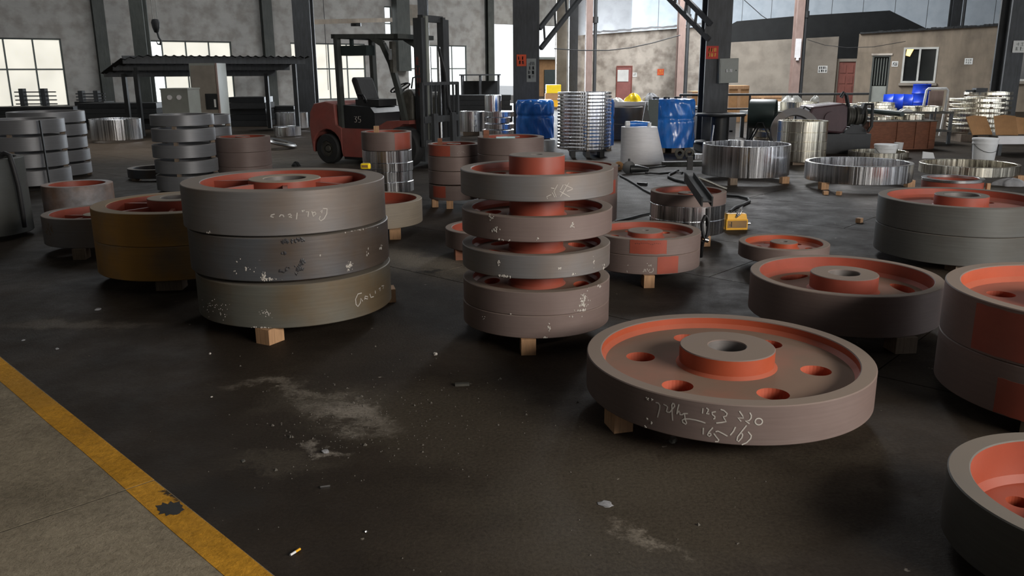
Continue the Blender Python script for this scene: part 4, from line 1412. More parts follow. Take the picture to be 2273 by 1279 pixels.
# far left: dark drum with a sling over its rim
dd = MB().lathe([(0.33, 0), (0.396, 0), (0.4, 0.006), (0.4, 0.694), (0.396, 0.7), (0.34, 0.7), (0.33, 0.69)], 72).build('iron_drum', M['drum_dark'], None, (-4.99, 7.81, 0.05), 28)
tag(dd, 'tall dark iron drum with a black sling over its rim at the left edge', 'drum')
block('wood block under the tall dark drum', -4.95, 7.48, 0.12, 0.1, 0.05, 0, 'wood_old')
mb = MB()
a0 = -0.35
prof = [(0.30, 0.66), (0.315, 0.715), (0.375, 0.75), (0.42, 0.735), (0.435, 0.62), (0.45, 0.45), (0.445, 0.2), (0.435, 0.06)]
pts = [Vector((-4.99 + r * math.cos(a0 + i * 0.02), 7.81 + r * math.sin(a0 + i * 0.02), 0.05 + z)) for i, (r, z) in enumerate(prof)]
mb.tube(pts, 0.022, 8)
tag(mb.build('lifting_sling', M['cable'], smooth=50), 'black lifting sling hanging over the rim of the tall dark drum', 'sling')

# single wheels between the stacks
w = wheel('flywheel', 'beige dusty wheel with small holes right behind the three-wheel stack', -1.364, 8.038, 0.09, 0.225, 0.494, 0.44, 'iron_beige', 'red', (0.05, 0.12), (0.13, 0.05, 0, 0.16), six(0.29, 10, 0.03), wmat='half_web')
block('wood block under the beige dusty wheel', -1.08, 7.62, 0.1, 0.12, 0.09, 0.1)
w = wheel('flywheel', 'small wheel half hidden behind the left side of the five-wheel stack', -0.186, 6.909, 0.09, 0.147, 0.371, 0.315, 'iron_brown', 'red', (0.03, 0.08), (0.1, 0.04, 0, 0.1), six(0.21, 0, 0.04))
block('reddish wood block under the half hidden small wheel', -0.42, 6.72, 0.1, 0.1, 0.09, 0.2, 'crate')

# two low pulleys with red paint patches
s18 = []
for a, b, lab in ((0.225, 0.342, 'upper low brown pulley with a red paint patch right of the five-wheel stack'), (0.09, 0.224, 'lower low brown pulley with chalk marks right of the five-wheel stack')):
    s18.append(wheel('pulley', lab, 1.001, 6.15, a, b - a, 0.408, 0.349, 'iron_brown', 'red', (0.02, 0.062), (0.131, 0.022, 0, 0.112), [(0.235, q, 0.042, 0.042) for q in (170, 110, 42, -15, -75, -135)], n=96,
                     group='two low pulleys with red patches', cat='pulley'))
X, Y = 1.001, 6.15
aL, aR = cyl_hit(1398, 550, X, Y, 0.408)[0], cyl_hit(1480, 550, X, Y, 0.408)[0]
patch(s18[0], aL, aR, 0.016, 0.114, 0.408, M['red'], label='red paint patch with faint dark writing')
mb = MB()
for i in range(14):
    a = aL + (aR - aL) * (0.15 + 0.7 * i / 14)
    z = 0.092 + (rnd.random() - .5) * 0.008
    p = lambda a, z: Vector((0.4098 * math.cos(a), 0.4098 * math.sin(a), z))
    mb.bar(p(a, z), p(a + 0.012, z + (rnd.random() - .5) * 0.012), 0.0015, 0.003)
mb.build('faint_writing', M['stain'], s18[0])
patch(s18[1], cyl_hit(1459, 590, X, Y, 0.408)[0], cyl_hit(1505, 590, X, Y, 0.408)[0], 0.006, 0.13, 0.408, M['red'], label='narrow red paint patch')
kz = 350 / 1599
chalk(s18[1], [[(455, 1075), (458, 1100), (440, 1118), (415, 1118)], [(395, 1080), (410, 1110), (422, 1085)], [(378, 1085), (382, 1112)], [(368, 1083), (362, 1112), (350, 1110)],
               [(440, 1040), (425, 1052), (440, 1056), (425, 1042)], [(412, 1042), (415, 1056)], [(392, 1030)], [(205, 1043), (195, 1048)], [(190, 1100), (196, 1118)]], 0.408, 0.0045, ox=1350, oy=360, k=kz,
      label='small white chalk marks upside down')
block('upright wood block under the two low pulleys', 0.97, 5.77, 0.075, 0.1, 0.09, 0.05)

# three rings under the spreader beam
s19 = wheel('flywheel', 'brown wheel on top of two bright rings under the spreader beam', 1.592, 7.48, 0.349, 0.104, 0.335, 0.2916, 'iron_brown', 'red', (0.02, 0.05), (0.09, 0.03, 0, 0.085), six(0.19, 20, 0.035))
ring('steel_ring', 'bright ring directly below the brown wheel under the spreader beam', 1.592, 7.48, 0.219, 0.13, 0.335, 0.27, 'shiny', group='bright rings under the spreader beam')
ring('steel_ring', 'lowest bright ring under the spreader beam on wood blocks', 1.592, 7.48, 0.09, 0.129, 0.335, 0.27, 'shiny', group='bright rings under the spreader beam')
block('wood block under the bright rings by the rope sling', 1.70, 7.21, 0.07, 0.1, 0.09, 0.1)
block('wood block under the left side of the bright rings', 1.34, 7.42, 0.08, 0.1, 0.09, 0.1, 'wood_old')

# right-hand group
w21 = wheel('flywheel', 'small flat flywheel alone on the floor below the yellow lifting magnet', 2.117, 6.365, 0.09, 0.11, 0.339, 0.289, 'iron_brown', 'orange', (0.02, 0.062), (0.1035, 0.025, 0, 0.112),
            [(0.195, q, 0.035, 0.05) for q in (165, 225, 285, 345, 45, 105)], cat='flywheel', wmat='half_web')
block('wood block under the small flat flywheel', 1.95, 6.14, 0.09, 0.1, 0.09, 0.1, 'wood_old')
w22 = wheel('flywheel', 'brown flywheel with a thick bored hub behind the chalked flywheel', 1.968, 4.797, 0.09, 0.23, 0.536, 0.481, 'iron_brown', 'red', (0.08, 0.135), (0.191, 0.087, 0, 0.236),
            [(0.365, 122, 0.05, 0.115), (0.365, 2, 0.05, 0.115), (0.365, -118, 0.05, 0.115)], n=112)
block('grey wood block under the right side of the bored-hub flywheel', 2.12, 4.33, 0.12, 0.12, 0.09, 0.1, 'wood_old')
block('grey wood block under the left side of the bored-hub flywheel', 1.6, 4.72, 0.1, 0.12, 0.09, 0.1, 'wood_old')
s23 = []
for a, b, lab in ((0.302, 0.534, 'upper wheel with a red paint patch in the pair at the right edge'), (0.07, 0.301, 'lower wheel with a red paint patch in the pair at the right edge')):
    s23.append(wheel('flywheel', lab, 2.57, 3.56, a, b - a, 0.585, 0.520, 'iron_brown', 'orange', (0.09, 0.15), (0.2, 0.08, 0, 0.235 if a > .2 else 0.23), six(0.36, 14, 0.062), n=112,
                     group='pair of wheels with red patches', wmat='half_web'))
aL = cyl_hit(2162, 720, 2.57, 3.56, 0.585)[0]
patch(s23[0], aL, aL + 0.75, 0.012, 0.215, 0.585, M['red'], label='red paint patch')
aL = cyl_hit(2212, 860, 2.57, 3.56, 0.585)[0]
patch(s23[1], aL, aL + 0.6, 0.004, 0.16, 0.585, M['red'], label='red paint patch near the lower edge')
block('wood block under the pair of wheels at the right edge', 2.2, 3.2, 0.12, 0.12, 0.07, 0.5, 'wood_old')
block('wood block under the far side of the pair of wheels', 2.7, 4.0, 0.12, 0.12, 0.07, 0.5, 'wood_old')
w24 = wheel('flywheel', 'dusty rimmed wheel with deep orange bowl in the lower right corner', 1.795, 2.268, 0.05, 0.20, 0.438, 0.372, 'iron_slate', 'orange_clean_shaded', (0.01, 0.05), (0.13, 0.05, 0, 0.10), six(0.25, 0, 0.04), n=112, wmat='orange_clean_shaded')
block('wood block under the orange bowl wheel in the corner', 1.55, 2.15, 0.1, 0.1, 0.05, 0.2, 'wood_old')
s25 = []
for a, b, lab in ((0.284, 0.5, 'upper wide grey wheel with a red inside behind the bored-hub flywheel'), (0.06, 0.281, 'lower wide grey wheel of the pair behind the bored-hub flywheel')):
    s25.append(wheel('flywheel', lab, 3.606, 6.643, a, b - a, 0.613, 0.546, 'iron_slate', 'red', (0.08, 0.14), (0.198, 0.13, 0, b - a + (0.02 if a > .2 else 0.002)), six(0.37, 30, 0.05), n=112, group='pair of wide grey wheels', wmat='red'))
block('wood block under the pair of wide grey wheels', 3.4, 6.2, 0.12, 0.12, 0.06, 0.2, 'wood_old')

# behind the middle stack
for a, b, lab in ((0.36, 0.62, 'brown wheel with a red patch hidden behind the right side of the five-wheel stack'), (0.09, 0.359, 'lower brown wheel hidden behind the right side of the five-wheel stack')):
    w = wheel('flywheel', lab, 0.645, 8.158, a, b - a, 0.392, 0.33, 'iron_brown', 'red', (0.08, 0.13), (0.1, 0.04, 0, 0.2), (), group='brown wheels behind the five-wheel stack')
    if a > .3:
        patch(w, -1.1, -0.45, 0.0, 0.13, 0.392, M['red'], label='red paint patch')
block('wood block under the brown wheels behind the five-wheel stack', 0.75, 7.85, 0.1, 0.1, 0.09, 0, 'wood_old')

# stacks beside the forklift
zs = [(0.58, 0.709), (0.42, 0.577), (0.268, 0.415), (0.09, 0.255)]
ord4 = ['top', 'second', 'third', 'bottom']
s13 = []
for i, (a, b) in enumerate(zs):
    w = wheel('pulley', ('top pulley with a wide red patch in the four-pulley stack by the forks', 'second pulley from the top in the four-pulley stack by the forks',
                         'third pulley from the top in the four-pulley stack by the forks', 'bottom pulley with a red patch in the four-pulley stack by the forks')[i],
              -0.658, 9.657, a, b - a, 0.298, 0.25, 'iron_brown', 'red', (0.04, 0.09), (0.08, 0.03, 0, (b - a)), (), group='four-pulley stack by the forks', cat='pulley')
    s13.append(w)
patch(s13[0], cyl_hit(953, 330, -0.658, 9.657, 0.298)[0], cyl_hit(999, 330, -0.658, 9.657, 0.298)[0], 0.006, 0.126, 0.298, M['red'], label='wide red paint patch')
patch(s13[3], cyl_hit(962, 425, -0.658, 9.657, 0.298)[0], cyl_hit(989, 425, -0.658, 9.657, 0.298)[0], 0.03, 0.16, 0.298, M['red'], label='red paint patch')
chips(s13[0], 0.298, [(1022, 338, 10, 5, 12)], seed=4, s=(0.002, 0.005))
block('left pale wood block under the four-pulley stack', -0.88, 9.52, 0.07, 0.1, 0.09, 0.2)
block('right pale wood block under the four-pulley stack', -0.70, 9.40, 0.075, 0.1, 0.09, 0.1)
block('small reddish wood block standing on the four-pulley stack', -0.80, 9.48, 0.05, 0.05, 0.07, 0.1, 'crate', 0.709)
w = wheel('pulley', 'brown and red painted pulley on top of bright rings in front of the forklift', -1.517, 10.281, 0.595, 0.215, 0.303, 0.25, 'iron_brown', 'red', (0.05, 0.12), (0.08, 0.03, 0, 0.2), (), cat='pulley')
patch(w, cyl_hit(876, 310, -1.517, 10.281, .303)[0], cyl_hit(910, 310, -1.517, 10.281, .303)[0], 0.01, 0.205, 0.303, M['red'], label='red paint patch')
for i, (a, b) in enumerate(((0.45, 0.593), (0.344, 0.448), (0.22, 0.342), (0.09, 0.218))):
    ring('steel_ring', ('topmost bright ring below the painted pulley in front of the forklift', 'second bright ring below the painted pulley in front of the forklift',
                        'third bright ring below the painted pulley in front of the forklift', 'lowest bright ring below the painted pulley in front of the forklift')[i],
         -1.517 + 0.006 * (i % 2), 10.281, a, b - a, 0.300 + 0.004 * (i % 2), 0.25, 'shiny', group='bright rings in front of the forklift')
block('wood block under the bright rings in front of the forklift', -1.45, 10.05, 0.08, 0.1, 0.09, 0)
block('pale wood block standing on the painted pulley in front of the forklift', -1.60, 10.06, 0.06, 0.05, 0.075, 0.1, 'wood', 0.81)
for i, (a, b) in enumerate(((0.632, 0.81), (0.452, 0.63), (0.272, 0.45), (0.09, 0.27))):
    wheel('pulley', ('top brown pulley of the stack right of the forks with a wood block on it', 'second brown pulley of the stack right of the forks',
                     'third brown pulley of the stack right of the forks', 'bottom brown pulley of the stack right of the forks')[i],
          -0.005, 9.3, a, b - a, 0.366, 0.3, 'iron_brown', 'red', (0.05, 0.1), (0.1, 0.04, 0, b - a), (), group='brown pulley stack right of the forks', cat='pulley')
block('wood block under the brown pulley stack right of the forks', 0, 9.0, 0.1, 0.1, 0.09, 0, 'wood_old')
block('small wood block standing on the brown pulley stack', -0.27, 9.14, 0.06, 0.06, 0.08, 0.1, 'crate', 0.81)
tag(MB().box(-0.1, 0.1, -0.03, 0.03, 0, 0.012).build('plastic_strip', M['teal'], None, (-0.06, 9.02, 0.811), None, (0, 0, 0.05)), 'pale teal plastic strip lying on the brown pulley stack', 'strip')

# brown stack left of the forklift
for i, (a, b) in enumerate(((0.452, 0.65), (0.252, 0.45), (0.04, 0.25))):
    wheel('pulley', ('top dark brown pulley in the stack left of the forklift', 'second dark brown pulley in the stack left of the forklift', 'bottom dark brown pulley in the stack left of the forklift')[i],
          -3.765, 11.85, a, b - a, 0.373, 0.31, 'iron_brown', 'red', (0.05, 0.1), (0.1, 0.04, 0, b - a), (), group='dark brown pulleys left of the forklift', cat='pulley')

# grey ring stacks at the left, on spacers
ordn = ['top', 'second', 'third', 'fourth', 'bottom']


def ringstack(X, Y, R, Ri, levels, where, mt='iron_blue', inner=None, drift=0.0, feet=True, nm='iron_ring', group=None, base=0.0):
    k = len(levels)
    for i, (a, b) in enumerate(levels):
        o = 'top' if i == 0 else 'bottom' if i == k - 1 else ('second', 'third', 'fourth', 'fifth', 'sixth', 'seventh', 'eighth', 'ninth', 'tenth', 'eleventh', 'twelfth', 'thirteenth', 'fourteenth',
                                                            'fifteenth', 'sixteenth')[i - 1]
        gap = a - levels[i + 1][1] if i < k - 1 else a - base
        word = {'iron_blue': 'grey iron', 'iron_grey': 'grey iron', 'iron_dark': 'dark iron', 'shiny': 'bright steel', 'shiny_warm': 'warm bright steel'}[mt]
        ring(nm, '%s %s ring %s' % (o, word, where) if o in ('top', 'bottom') else '%s %s ring from the top %s' % (o, word, where),
             X + drift * math.sin(i * 2.3), Y + drift * math.cos(i * 1.7), a, b - a, R, Ri, mt, inner, 56, group or 'rings ' + where, feet=gap if (feet and gap > 0.004) else 0)


ringstack(-6.6, 11.5, 0.49, 0.40, [(0.742, 0.925), (0.52, 0.703), (0.30, 0.48), (0.06, 0.26)], 'in the near stack at the left edge', drift=0.008)
ringstack(-6.93, 12.68, 0.52, 0.43, [(0.82, 0.974), (0.63, 0.79), (0.44, 0.60), (0.25, 0.41), (0.05, 0.21)], 'in the rear stack at the left edge', drift=0.008)
ringstack(-4.26, 11.0, 0.39, 0.32, [(0.86, 0.995), (0.662, 0.822), (0.46, 0.618), (0.262, 0.42), (0.04, 0.228)], 'in the stack before the grey cabinet', drift=0.006)
ringstack(-4.47, 12.3, 0.39, 0.32, [(0.80, 0.93), (0.6, 0.76), (0.33, 0.56), (0.05, 0.3)], 'in the stack behind the cabinet stack')
tag(MB().bar((-6.17, 11.12, 0.92), (-6.12, 11.05, 0.1), 0.02, 0.02).build('iron_bar', M['black']), 'thin black bar leaning on the near left ring stack', 'bar')
ring('iron_ring', 'low dark ring lying on the floor left of the cabinet stack', -5.28, 12.46, 0.03, 0.13, 0.4, 0.32, 'iron_dark')
block('dark block under the low dark ring', -5.45, 12.15, 0.1, 0.1, 0.03, 0, 'wood_old')

# bright rings on the floor
ring('steel_ring', 'bright steel ring alone below the canopy at the left', -9.18, 19.7, 0.05, 0.47, 0.559, 0.50, 'shiny')
ring('steel_ring', 'bright steel ring on the floor just left of the forklift', -6.07, 23.56, 0.05, 0.42, 0.429, 0.37, 'shiny')
ring('steel_ring', 'low bright ring below the tall ring left of the forklift', -5.55, 21.0, 0.02, 0.22, 0.33, 0.27, 'shiny')
ring('steel_ring', 'tall bright steel ring in front of the second bright ring at the right', 3.296, 11.8, 0.09, 0.421, 0.597, 0.57, 'shiny', n=96)
ring('steel_ring', 'wide low bright steel ring on wood blocks right of the tall bright ring', 4.606, 11.115, 0.09, 0.233, 0.672, 0.62, 'shiny', n=96)
ring('steel_ring', 'wide low warm toned ring behind the small red wheel', 6.44, 11.78, 0.09, 0.132, 0.636, 0.585, 'shiny_warm', n=96)
for lab, x, y, mt in (('pale wood block under the right side of the tall bright ring', 3.74, 11.42, 'wood'), ('wood block under the left side of the tall bright ring', 3.0, 11.3, 'wood_old'),
                      ('pale wood block under the left side of the wide low bright ring', 4.05, 10.80, 'wood'), ('reddish wood block between the two wide low rings', 5.25, 10.98, 'wood'),
                      ('thin wood block under the right side of the warm toned ring', 6.95, 11.42, 'wood')):
    block(lab, x, y, 0.1, 0.1, 0.09, 0.1, mt)
for lab, px, py in (('left small loose wood block on the dark floor', 1832, 432), ('right small loose wood block on the dark floor', 1862, 433), ('lone pale wood chip block on the dark floor', 1907, 494)):
    p = fl(px, py)
    block(lab, p.x, p.y, 0.06, 0.05, 0.045, rnd.random(), 'wood')
sw = wheel('flywheel', 'small red wheel with a bright top ring before the warm toned ring', 5.03, 9.5, 0.10, 0.17, 0.32, 0.27, 'red', 'red', (0.05, 0.1), (0.08, 0.03, 0, 0.14), six(0.17, 0, 0.04))
ring('steel_ring', 'thin bright ring lying on the small red wheel', 5.03, 9.5, 0.271, 0.03, 0.325, 0.27, 'chrome')
block('upright wood stick beside the small red wheel', 5.33, 9.3, 0.04, 0.03, 0.26, 0, 'wood')
block('wood block under the small red wheel', 4.95, 9.3, 0.1, 0.1, 0.10, 0, 'wood_old')

ringstack(4.82, 14.0, 0.398, 0.33, [(0.527, 0.70), (0.376, 0.525), (0.232, 0.374), (0.05, 0.23)], 'in the polished drum stack', 'shiny_warm', feet=False)
block('dark timber under the polished drum stack', 4.8, 13.75, 0.4, 0.12, 0.05, 0, 'wood_old')
nT = 17
pt = (1.169 - 0.15) / nT
ringstack(1.333, 15.45, 0.486, 0.40, [(0.15 + pt * (nT - 1 - i), 0.15 + pt * (nT - 1 - i) + pt * 0.66) for i in range(nT)], 'of the tall seventeen-ring stack', 'shiny', drift=0.004, base=0.13)
st = MB().box(-0.34, 0.34, -0.3, 0.3, 0.11, 0.13).box(-0.3, -0.22, -0.28, 0.28, 0, 0.11).box(0.22, 0.3, -0.28, 0.28, 0, 0.11).box(-0.04, 0.04, -0.28, 0.28, 0, 0.11)
tag(st.build('skid', M['black'], None, (1.38, 15.42, 0)), 'black skid under the tall seventeen-ring stack', 'skid')
ringstack(10.137, 18.55, 0.55, 0.46, [(0.2 + 0.106 * (6 - i), 0.2 + 0.106 * (6 - i) + 0.066) for i in range(7)], 'of the seven-ring stack at the right', 'shiny_warm', drift=0.012, base=0.159)
rr = [(0.62, 0.99, 0.19), (0.50, 0.62, 0.36), (0.36, 0.48, 0.30), (0.22, 0.34, 0.36), (0.05, 0.2, 0.38)]
for i, (a, b, R) in enumerate(rr):
    ring('steel_ring', ('narrow bright sleeve on top of the mixed ring pile by the forks', 'second bright ring of the mixed ring pile by the forks', 'third bright ring of the mixed ring pile by the forks',
                        'fourth bright ring of the mixed ring pile by the forks', 'lowest bright ring of the mixed ring pile by the forks')[i], -0.3 + (-.12 if i == 0 else 0.03 * (i % 2)), 20.0, a, b - a, R, R - 0.06,
         'shiny', n=40, group='mixed ring pile by the forks')
ring('steel_ring', 'plain bright cylinder standing right of the forklift forks', -0.962, 20.98, 0.1, 0.485, 0.305, 0.26, 'shiny')
block('dark timber under the plain bright cylinder', -0.98, 20.85, 0.4, 0.12, 0.10, 0, 'wood_old')

# ------------------------------------------------------------------ forklift
FO = Vector((-2.88, 14.9, 0))
fk = thing('forklift', 'faded red forklift truck with a dark overhead guard and raised mast', 'forklift', FO, math.radians(-30))


def tyre(x, y, r, w, label=None):
    o = MB().lathe([(r * 0.55, -w / 2), (r * 0.93, -w / 2), (r, -w * 0.36), (r, w * 0.36), (r * 0.93, w / 2), (r * 0.55, w / 2)], 40,
                   M=Matrix.Translation((x, y, r)) @ Matrix.Rotation(PI / 2, 4, 'X')).build('tyre', M['tread'], fk, smooth=30)
    mb = MB()
    mb.lathe([(0.0, -w * 0.3), (r * 0.56, -w * 0.3), (r * 0.56, w * 0.3), (0, w * 0.3)], 28, closed=False, M=Matrix.Translation((x, y, r)) @ Matrix.Rotation(PI / 2, 4, 'X'))
    for s in (-1, 1):
        mb.lathe([(0.0, s * w * 0.42), (r * 0.2, s * w * 0.42), (r * 0.24, s * w * 0.3), (0, s * w * 0.3)], 20, closed=False, M=Matrix.Translation((x, y, r)) @ Matrix.Rotation(PI / 2, 4, 'X'))
    mb.build('wheel_hub', M['cast'], o, smooth=30)


for x, r, w in ((0.0, 0.25, 0.18), (1.6, 0.33, 0.24)):
    for y in (-0.46, 0.46):
        tyre(x, y, r, w)
# counterweight: rounded rear with wheel arch
mb = MB()
arch = [(-0.30, 0.18)] + [(0.31 * math.cos(a), 0.27 + 0.31 * math.sin(a)) for a in [PI * (1 - i / 10) for i in range(1, 10)]] + [(0.33, 0.14)]
prof = [(-0.36, 0.42), (-0.33, 0.2)] + arch + [(0.34, 0.6), (0.22, 0.66), (0.20, 1.0), (0.0, 1.04), (-0.25, 1.0), (-0.35, 0.86), (-0.38, 0.65)]
mb.prism([Vector((x, -0.54, z)) for x, z in prof], (0, 1.08, 0))
cw = mb.build('counterweight', M['fork_red'], fk)
bv = cw.modifiers.new('round', 'BEVEL')
bv.width = 0.035
bv.segments = 2
bv.limit_method = 'ANGLE'
bv.angle_limit = math.radians(50)
mb = MB()
prof = [(0.335, 0.13), (1.22, 0.13), (1.26, 0.3), (1.36, 0.55), (1.62, 0.70), (1.75, 0.70), (1.75, 0.76), (1.3, 0.74), (1.0, 0.6), (0.335, 0.6)]
mb.prism([Vector((x, -0.53, z)) for x, z in prof], (0, 1.06, 0))
mb.build('chassis', M['fork_red'], fk)
MB().box(0.32, 1.25, -0.48, 0.48, 0.08, 0.2).build('belly', M['black'], fk)
hood = MB()
hood.prism([Vector((x, -0.44, z)) for x, z in ((0.21, 0.6), (0.98, 0.6), (0.98, 0.86), (0.9, 0.95), (0.3, 0.98), (0.21, 0.93))], (0, 0.88, 0))
hood = hood.build('engine_hood', M['black'], fk)
fd = {'2': [[(0, .8), (.25, 1), (.5, .8), (0, 0), (.55, 0)]], '3': [[(0, .95), (.5, .95), (.2, .58), (.5, .35), (.3, 0), (0, .08)]], '5': [[(.5, 1), (.05, 1), (0, .55), (.4, .55), (.5, .25), (.3, 0), (0, .05)]]}
mb = MB()
for i, ch in enumerate('35'):
    for ln in fd[ch]:
        for a, b in zip(ln[:-1], ln[1:]):
            mb.bar((0.55 + i * 0.085 + a[0] * 0.1, -0.4425, 0.70 + a[1] * 0.1), (0.55 + i * 0.085 + b[0] * 0.1, -0.4425, 0.70 + b[1] * 0.1), 0.004, 0.014, up=(0, 1, 0))
o = mb.build('number', M['chalk'], hood)
o['label'] = 'white number 35 on the hood'
# seat
MB().box(0.42, 0.92, -0.24, 0.24, 0.96, 1.07).build('seat', M['tread'], fk)
mb = MB()
mb.prism([Vector((x, -0.23, z)) for x, z in ((0.46, 1.05), (0.58, 1.05), (0.44, 1.42), (0.36, 1.44), (0.33, 1.38))], (0, 0.46, 0))
o = mb.build('seat_back', M['tread'], fk)
b_ = o.modifiers.new('round', 'BEVEL')
b_.width = 0.03
b_.segments = 2
MB().tube([(0.70, -0.27, 1.02), (0.62, -0.27, 1.14), (0.5, -0.27, 1.16)], 0.015, 8).build('armrest', M['black'], fk)
MB().bar((1.42, 0.0, 0.8), (1.22, 0.0, 1.22), 0.07, 0.07).build('steering_column', M['black'], fk)
mb = MB()
stm = Matrix.Translation((1.2, 0, 1.26)) @ Matrix.Rotation(-0.45, 4, 'Y')
mb.tube([stm @ Vector((0.17 * math.cos(i * PI / 12), 0.17 * math.sin(i * PI / 12), 0)) for i in range(25)], 0.014, 6, caps=False)
mb.bar(stm @ Vector((-.17, 0, 0)), stm @ Vector((.17, 0, 0)), 0.02, 0.015)
mb.build('steering_wheel', M['black'], fk)
mb = MB()
mb.prism([Vector((x, -0.4, z)) for x, z in ((1.42, 0.72), (1.74, 0.72), (1.74, 1.16), (1.66, 1.26), (1.5, 1.2))], (0, 0.8, 0))
o = mb.build('front_cowl', M['cast'], fk)
b_ = o.modifiers.new('round', 'BEVEL')
b_.width = 0.06
b_.segments = 3
MB().tube([(1.5, -0.1, 1.25), (1.5, -0.05, 1.42), (1.6, 0.0, 1.45), (1.65, 0.05, 1.3)], 0.014, 6).build('hose', M['cable'], fk)
# overhead guard
for y in (-0.45, 0.45):
    MB().bar((0.29, y, 0.6), (0.27, y, 2.06), 0.075, 0.1).build('guard_post', M['greensteel'], fk)
    mb = MB()
    pts = [(1.62, y, 0.72), (1.5, y, 1.25), (1.38, y, 1.65), (1.22, y, 1.95), (1.0, y, 2.07)]
    for a, b in zip(pts[:-1], pts[1:]):
        mb.bar(a, b, 0.07, 0.09)
    mb.build('guard_strut', M['greensteel'], fk)
mb = MB()
for y in (-0.45, 0.45):
    mb.bar((0.2, y, 2.09), (1.55, y, 2.06), 0.08, 0.07)
mb.bar((0.22, -0.49, 2.09), (0.22, 0.49, 2.09), 0.08, 0.07)
mb.bar((1.52, -0.49, 2.06), (1.52, 0.49, 2.06), 0.08, 0.07)
mb.build('guard_frame', M['greensteel'], fk)
for i in range(7):
    y = -0.36 + 0.12 * i
    MB().bar((0.12, y, 2.09), (1.48, y, 2.06), 0.03, 0.03).build('guard_bar', M['greensteel'], fk)
MB().box(0.3, 0.85, -0.42, -0.2, 1.78, 1.94).box(0.45, 0.5, -0.35, -0.3, 1.94, 2.06).build('fire_extinguisher_box', M['greenfan'], fk)
MB().box(1.44, 1.50, -0.56, -0.47, 1.5, 1.98).box(1.45, 1.49, -0.6, -0.56, 1.7, 1.86, 1).build('mirror', [M['cast'], M['chrome']], fk)
# mast
for y in (-0.33, 0.33):
    mb = MB()
    mb.box(1.78, 1.94, y - 0.05, y + 0.05, 0.1, 2.33)
    r_ = mb.build('mast_rail', M['darksteel'], fk)
    MB().box(1.83, 1.95, y * 0.72 - 0.035, y * 0.72 + 0.035, 0.12, 2.36).build('inner_rail', M['greybox'] if y < 0 else M['darksteel'], fk)
    MB().cyl((1.9, y * 0.42, 0.2), (1.9, y * 0.42, 1.9), 0.035, n=12).build('lift_cylinder', M['chrome'], fk, smooth=40)
    if y < 0:
        mb = MB()
        cells = [(0, 1, 1.62 - 0.16 * i, 1.74 - 0.16 * i) for i in range(4)]
        strokes(mb, lambda u, v: Vector((1.80 + 0.1 * u, y - 0.053, v)), cells, 21, 0.012)
        mb.build('lettering', M['redink'], r_)
for z in (0.3, 1.2, 2.28):
    MB().box(1.80, 1.9, -0.28, 0.28, z, z + 0.1).build('mast_crossbar', M['darksteel'], fk)
for z in (0.35, 0.72):
    MB().box(1.97, 2.04, -0.5, 0.5, z, z + 0.1).build('carriage_bar', M['darksteel'], fk)
mb = MB()
for y in (-0.5, 0.5):
    mb.bar((2.0, y, 0.35), (2.0, y, 1.35), 0.05, 0.05)
mb.bar((2.0, -0.5, 1.33), (2.0, 0.5, 1.33), 0.05, 0.05)
mb.build('load_backrest', M['darksteel'], fk)
for i in range(7):
    y = -0.38 + i * 0.127
    MB().bar((2.0, y, 0.75), (2.0, y, 1.33), 0.022, 0.022).build('backrest_bar', M['darksteel'], fk)
for y in (-0.26, 0.26):
    mb = MB()
    mb.prism([Vector((x, y - 0.06, z)) for x, z in ((2.04, 0.28), (3.0, 0.26), (3.0, 0.275), (2.1, 0.33), (2.09, 0.86), (2.04, 0.86))], (0, 0.12, 0))
    mb.build('fork', M['darksteel'], fk)
MB().tube([(1.92, 0.1, 1.9), (2.0, 0.15, 1.5), (2.02, 0.2, 0.95), (2.03, 0.3, 0.8)], 0.02, 8).build('hydraulic_hose', M['cable'], fk)

# ------------------------------------------------------------------ canopy, cabinets and clutter along the back wall
cz = 1.96
cA = at(262, 121, 20.0)
vA, vB = Vector((0.8, 0.6, 0)), Vector((-0.6, 0.8, 0))
LA, LB = 4.7, 2.3
can = thing('canopy', 'low dark corrugated canopy on posts in front of the back wall', 'canopy', (cA.x, cA.y, 0))
mb = MB()
nx = 94
zA = cA.z


def cs(u, v, dz=0):
    p = vA * (u * LA) + vB * (v * LB)
    return Vector((p.x, p.y, zA - 0.02 - 0.33 * v - 0.09 * max(0, (0.12 - u)) / 0.12 + 0.025 * math.sin(u * LA / 0.1 * PI) + dz))


mb.grid(lambda u, v: cs(u, v), nx, 3)
mb.grid(lambda u, v: cs(u, 1 - v, -0.008), nx, 3)
mb.build('roof_sheet', M['dark_roof'], can)
for v in (0.04, 0.5, 0.96):
    a = vA * 0.1 + vB * (v * LB)
    b = vA * (LA - 0.1) + vB * (v * LB)
    z = zA - 0.1 - 0.33 * v
    MB().bar((a.x, a.y, z), (b.x, b.y, z), 0.06, 0.18).build('purlin', M['darksteel'], can)
for u, v in ((0.13, 0.5), (0.93, 0.12), (0.12, 0.95), (0.92, 0.95), (0.55, 0.95)):
    p = vA * (u * LA) + vB * (v * LB)
    MB().box(p.x - 0.05, p.x + 0.05, p.y - 0.05, p.y + 0.05, 0, zA - 0.12 - 0.33 * v).build('post', M['darksteel'], can)


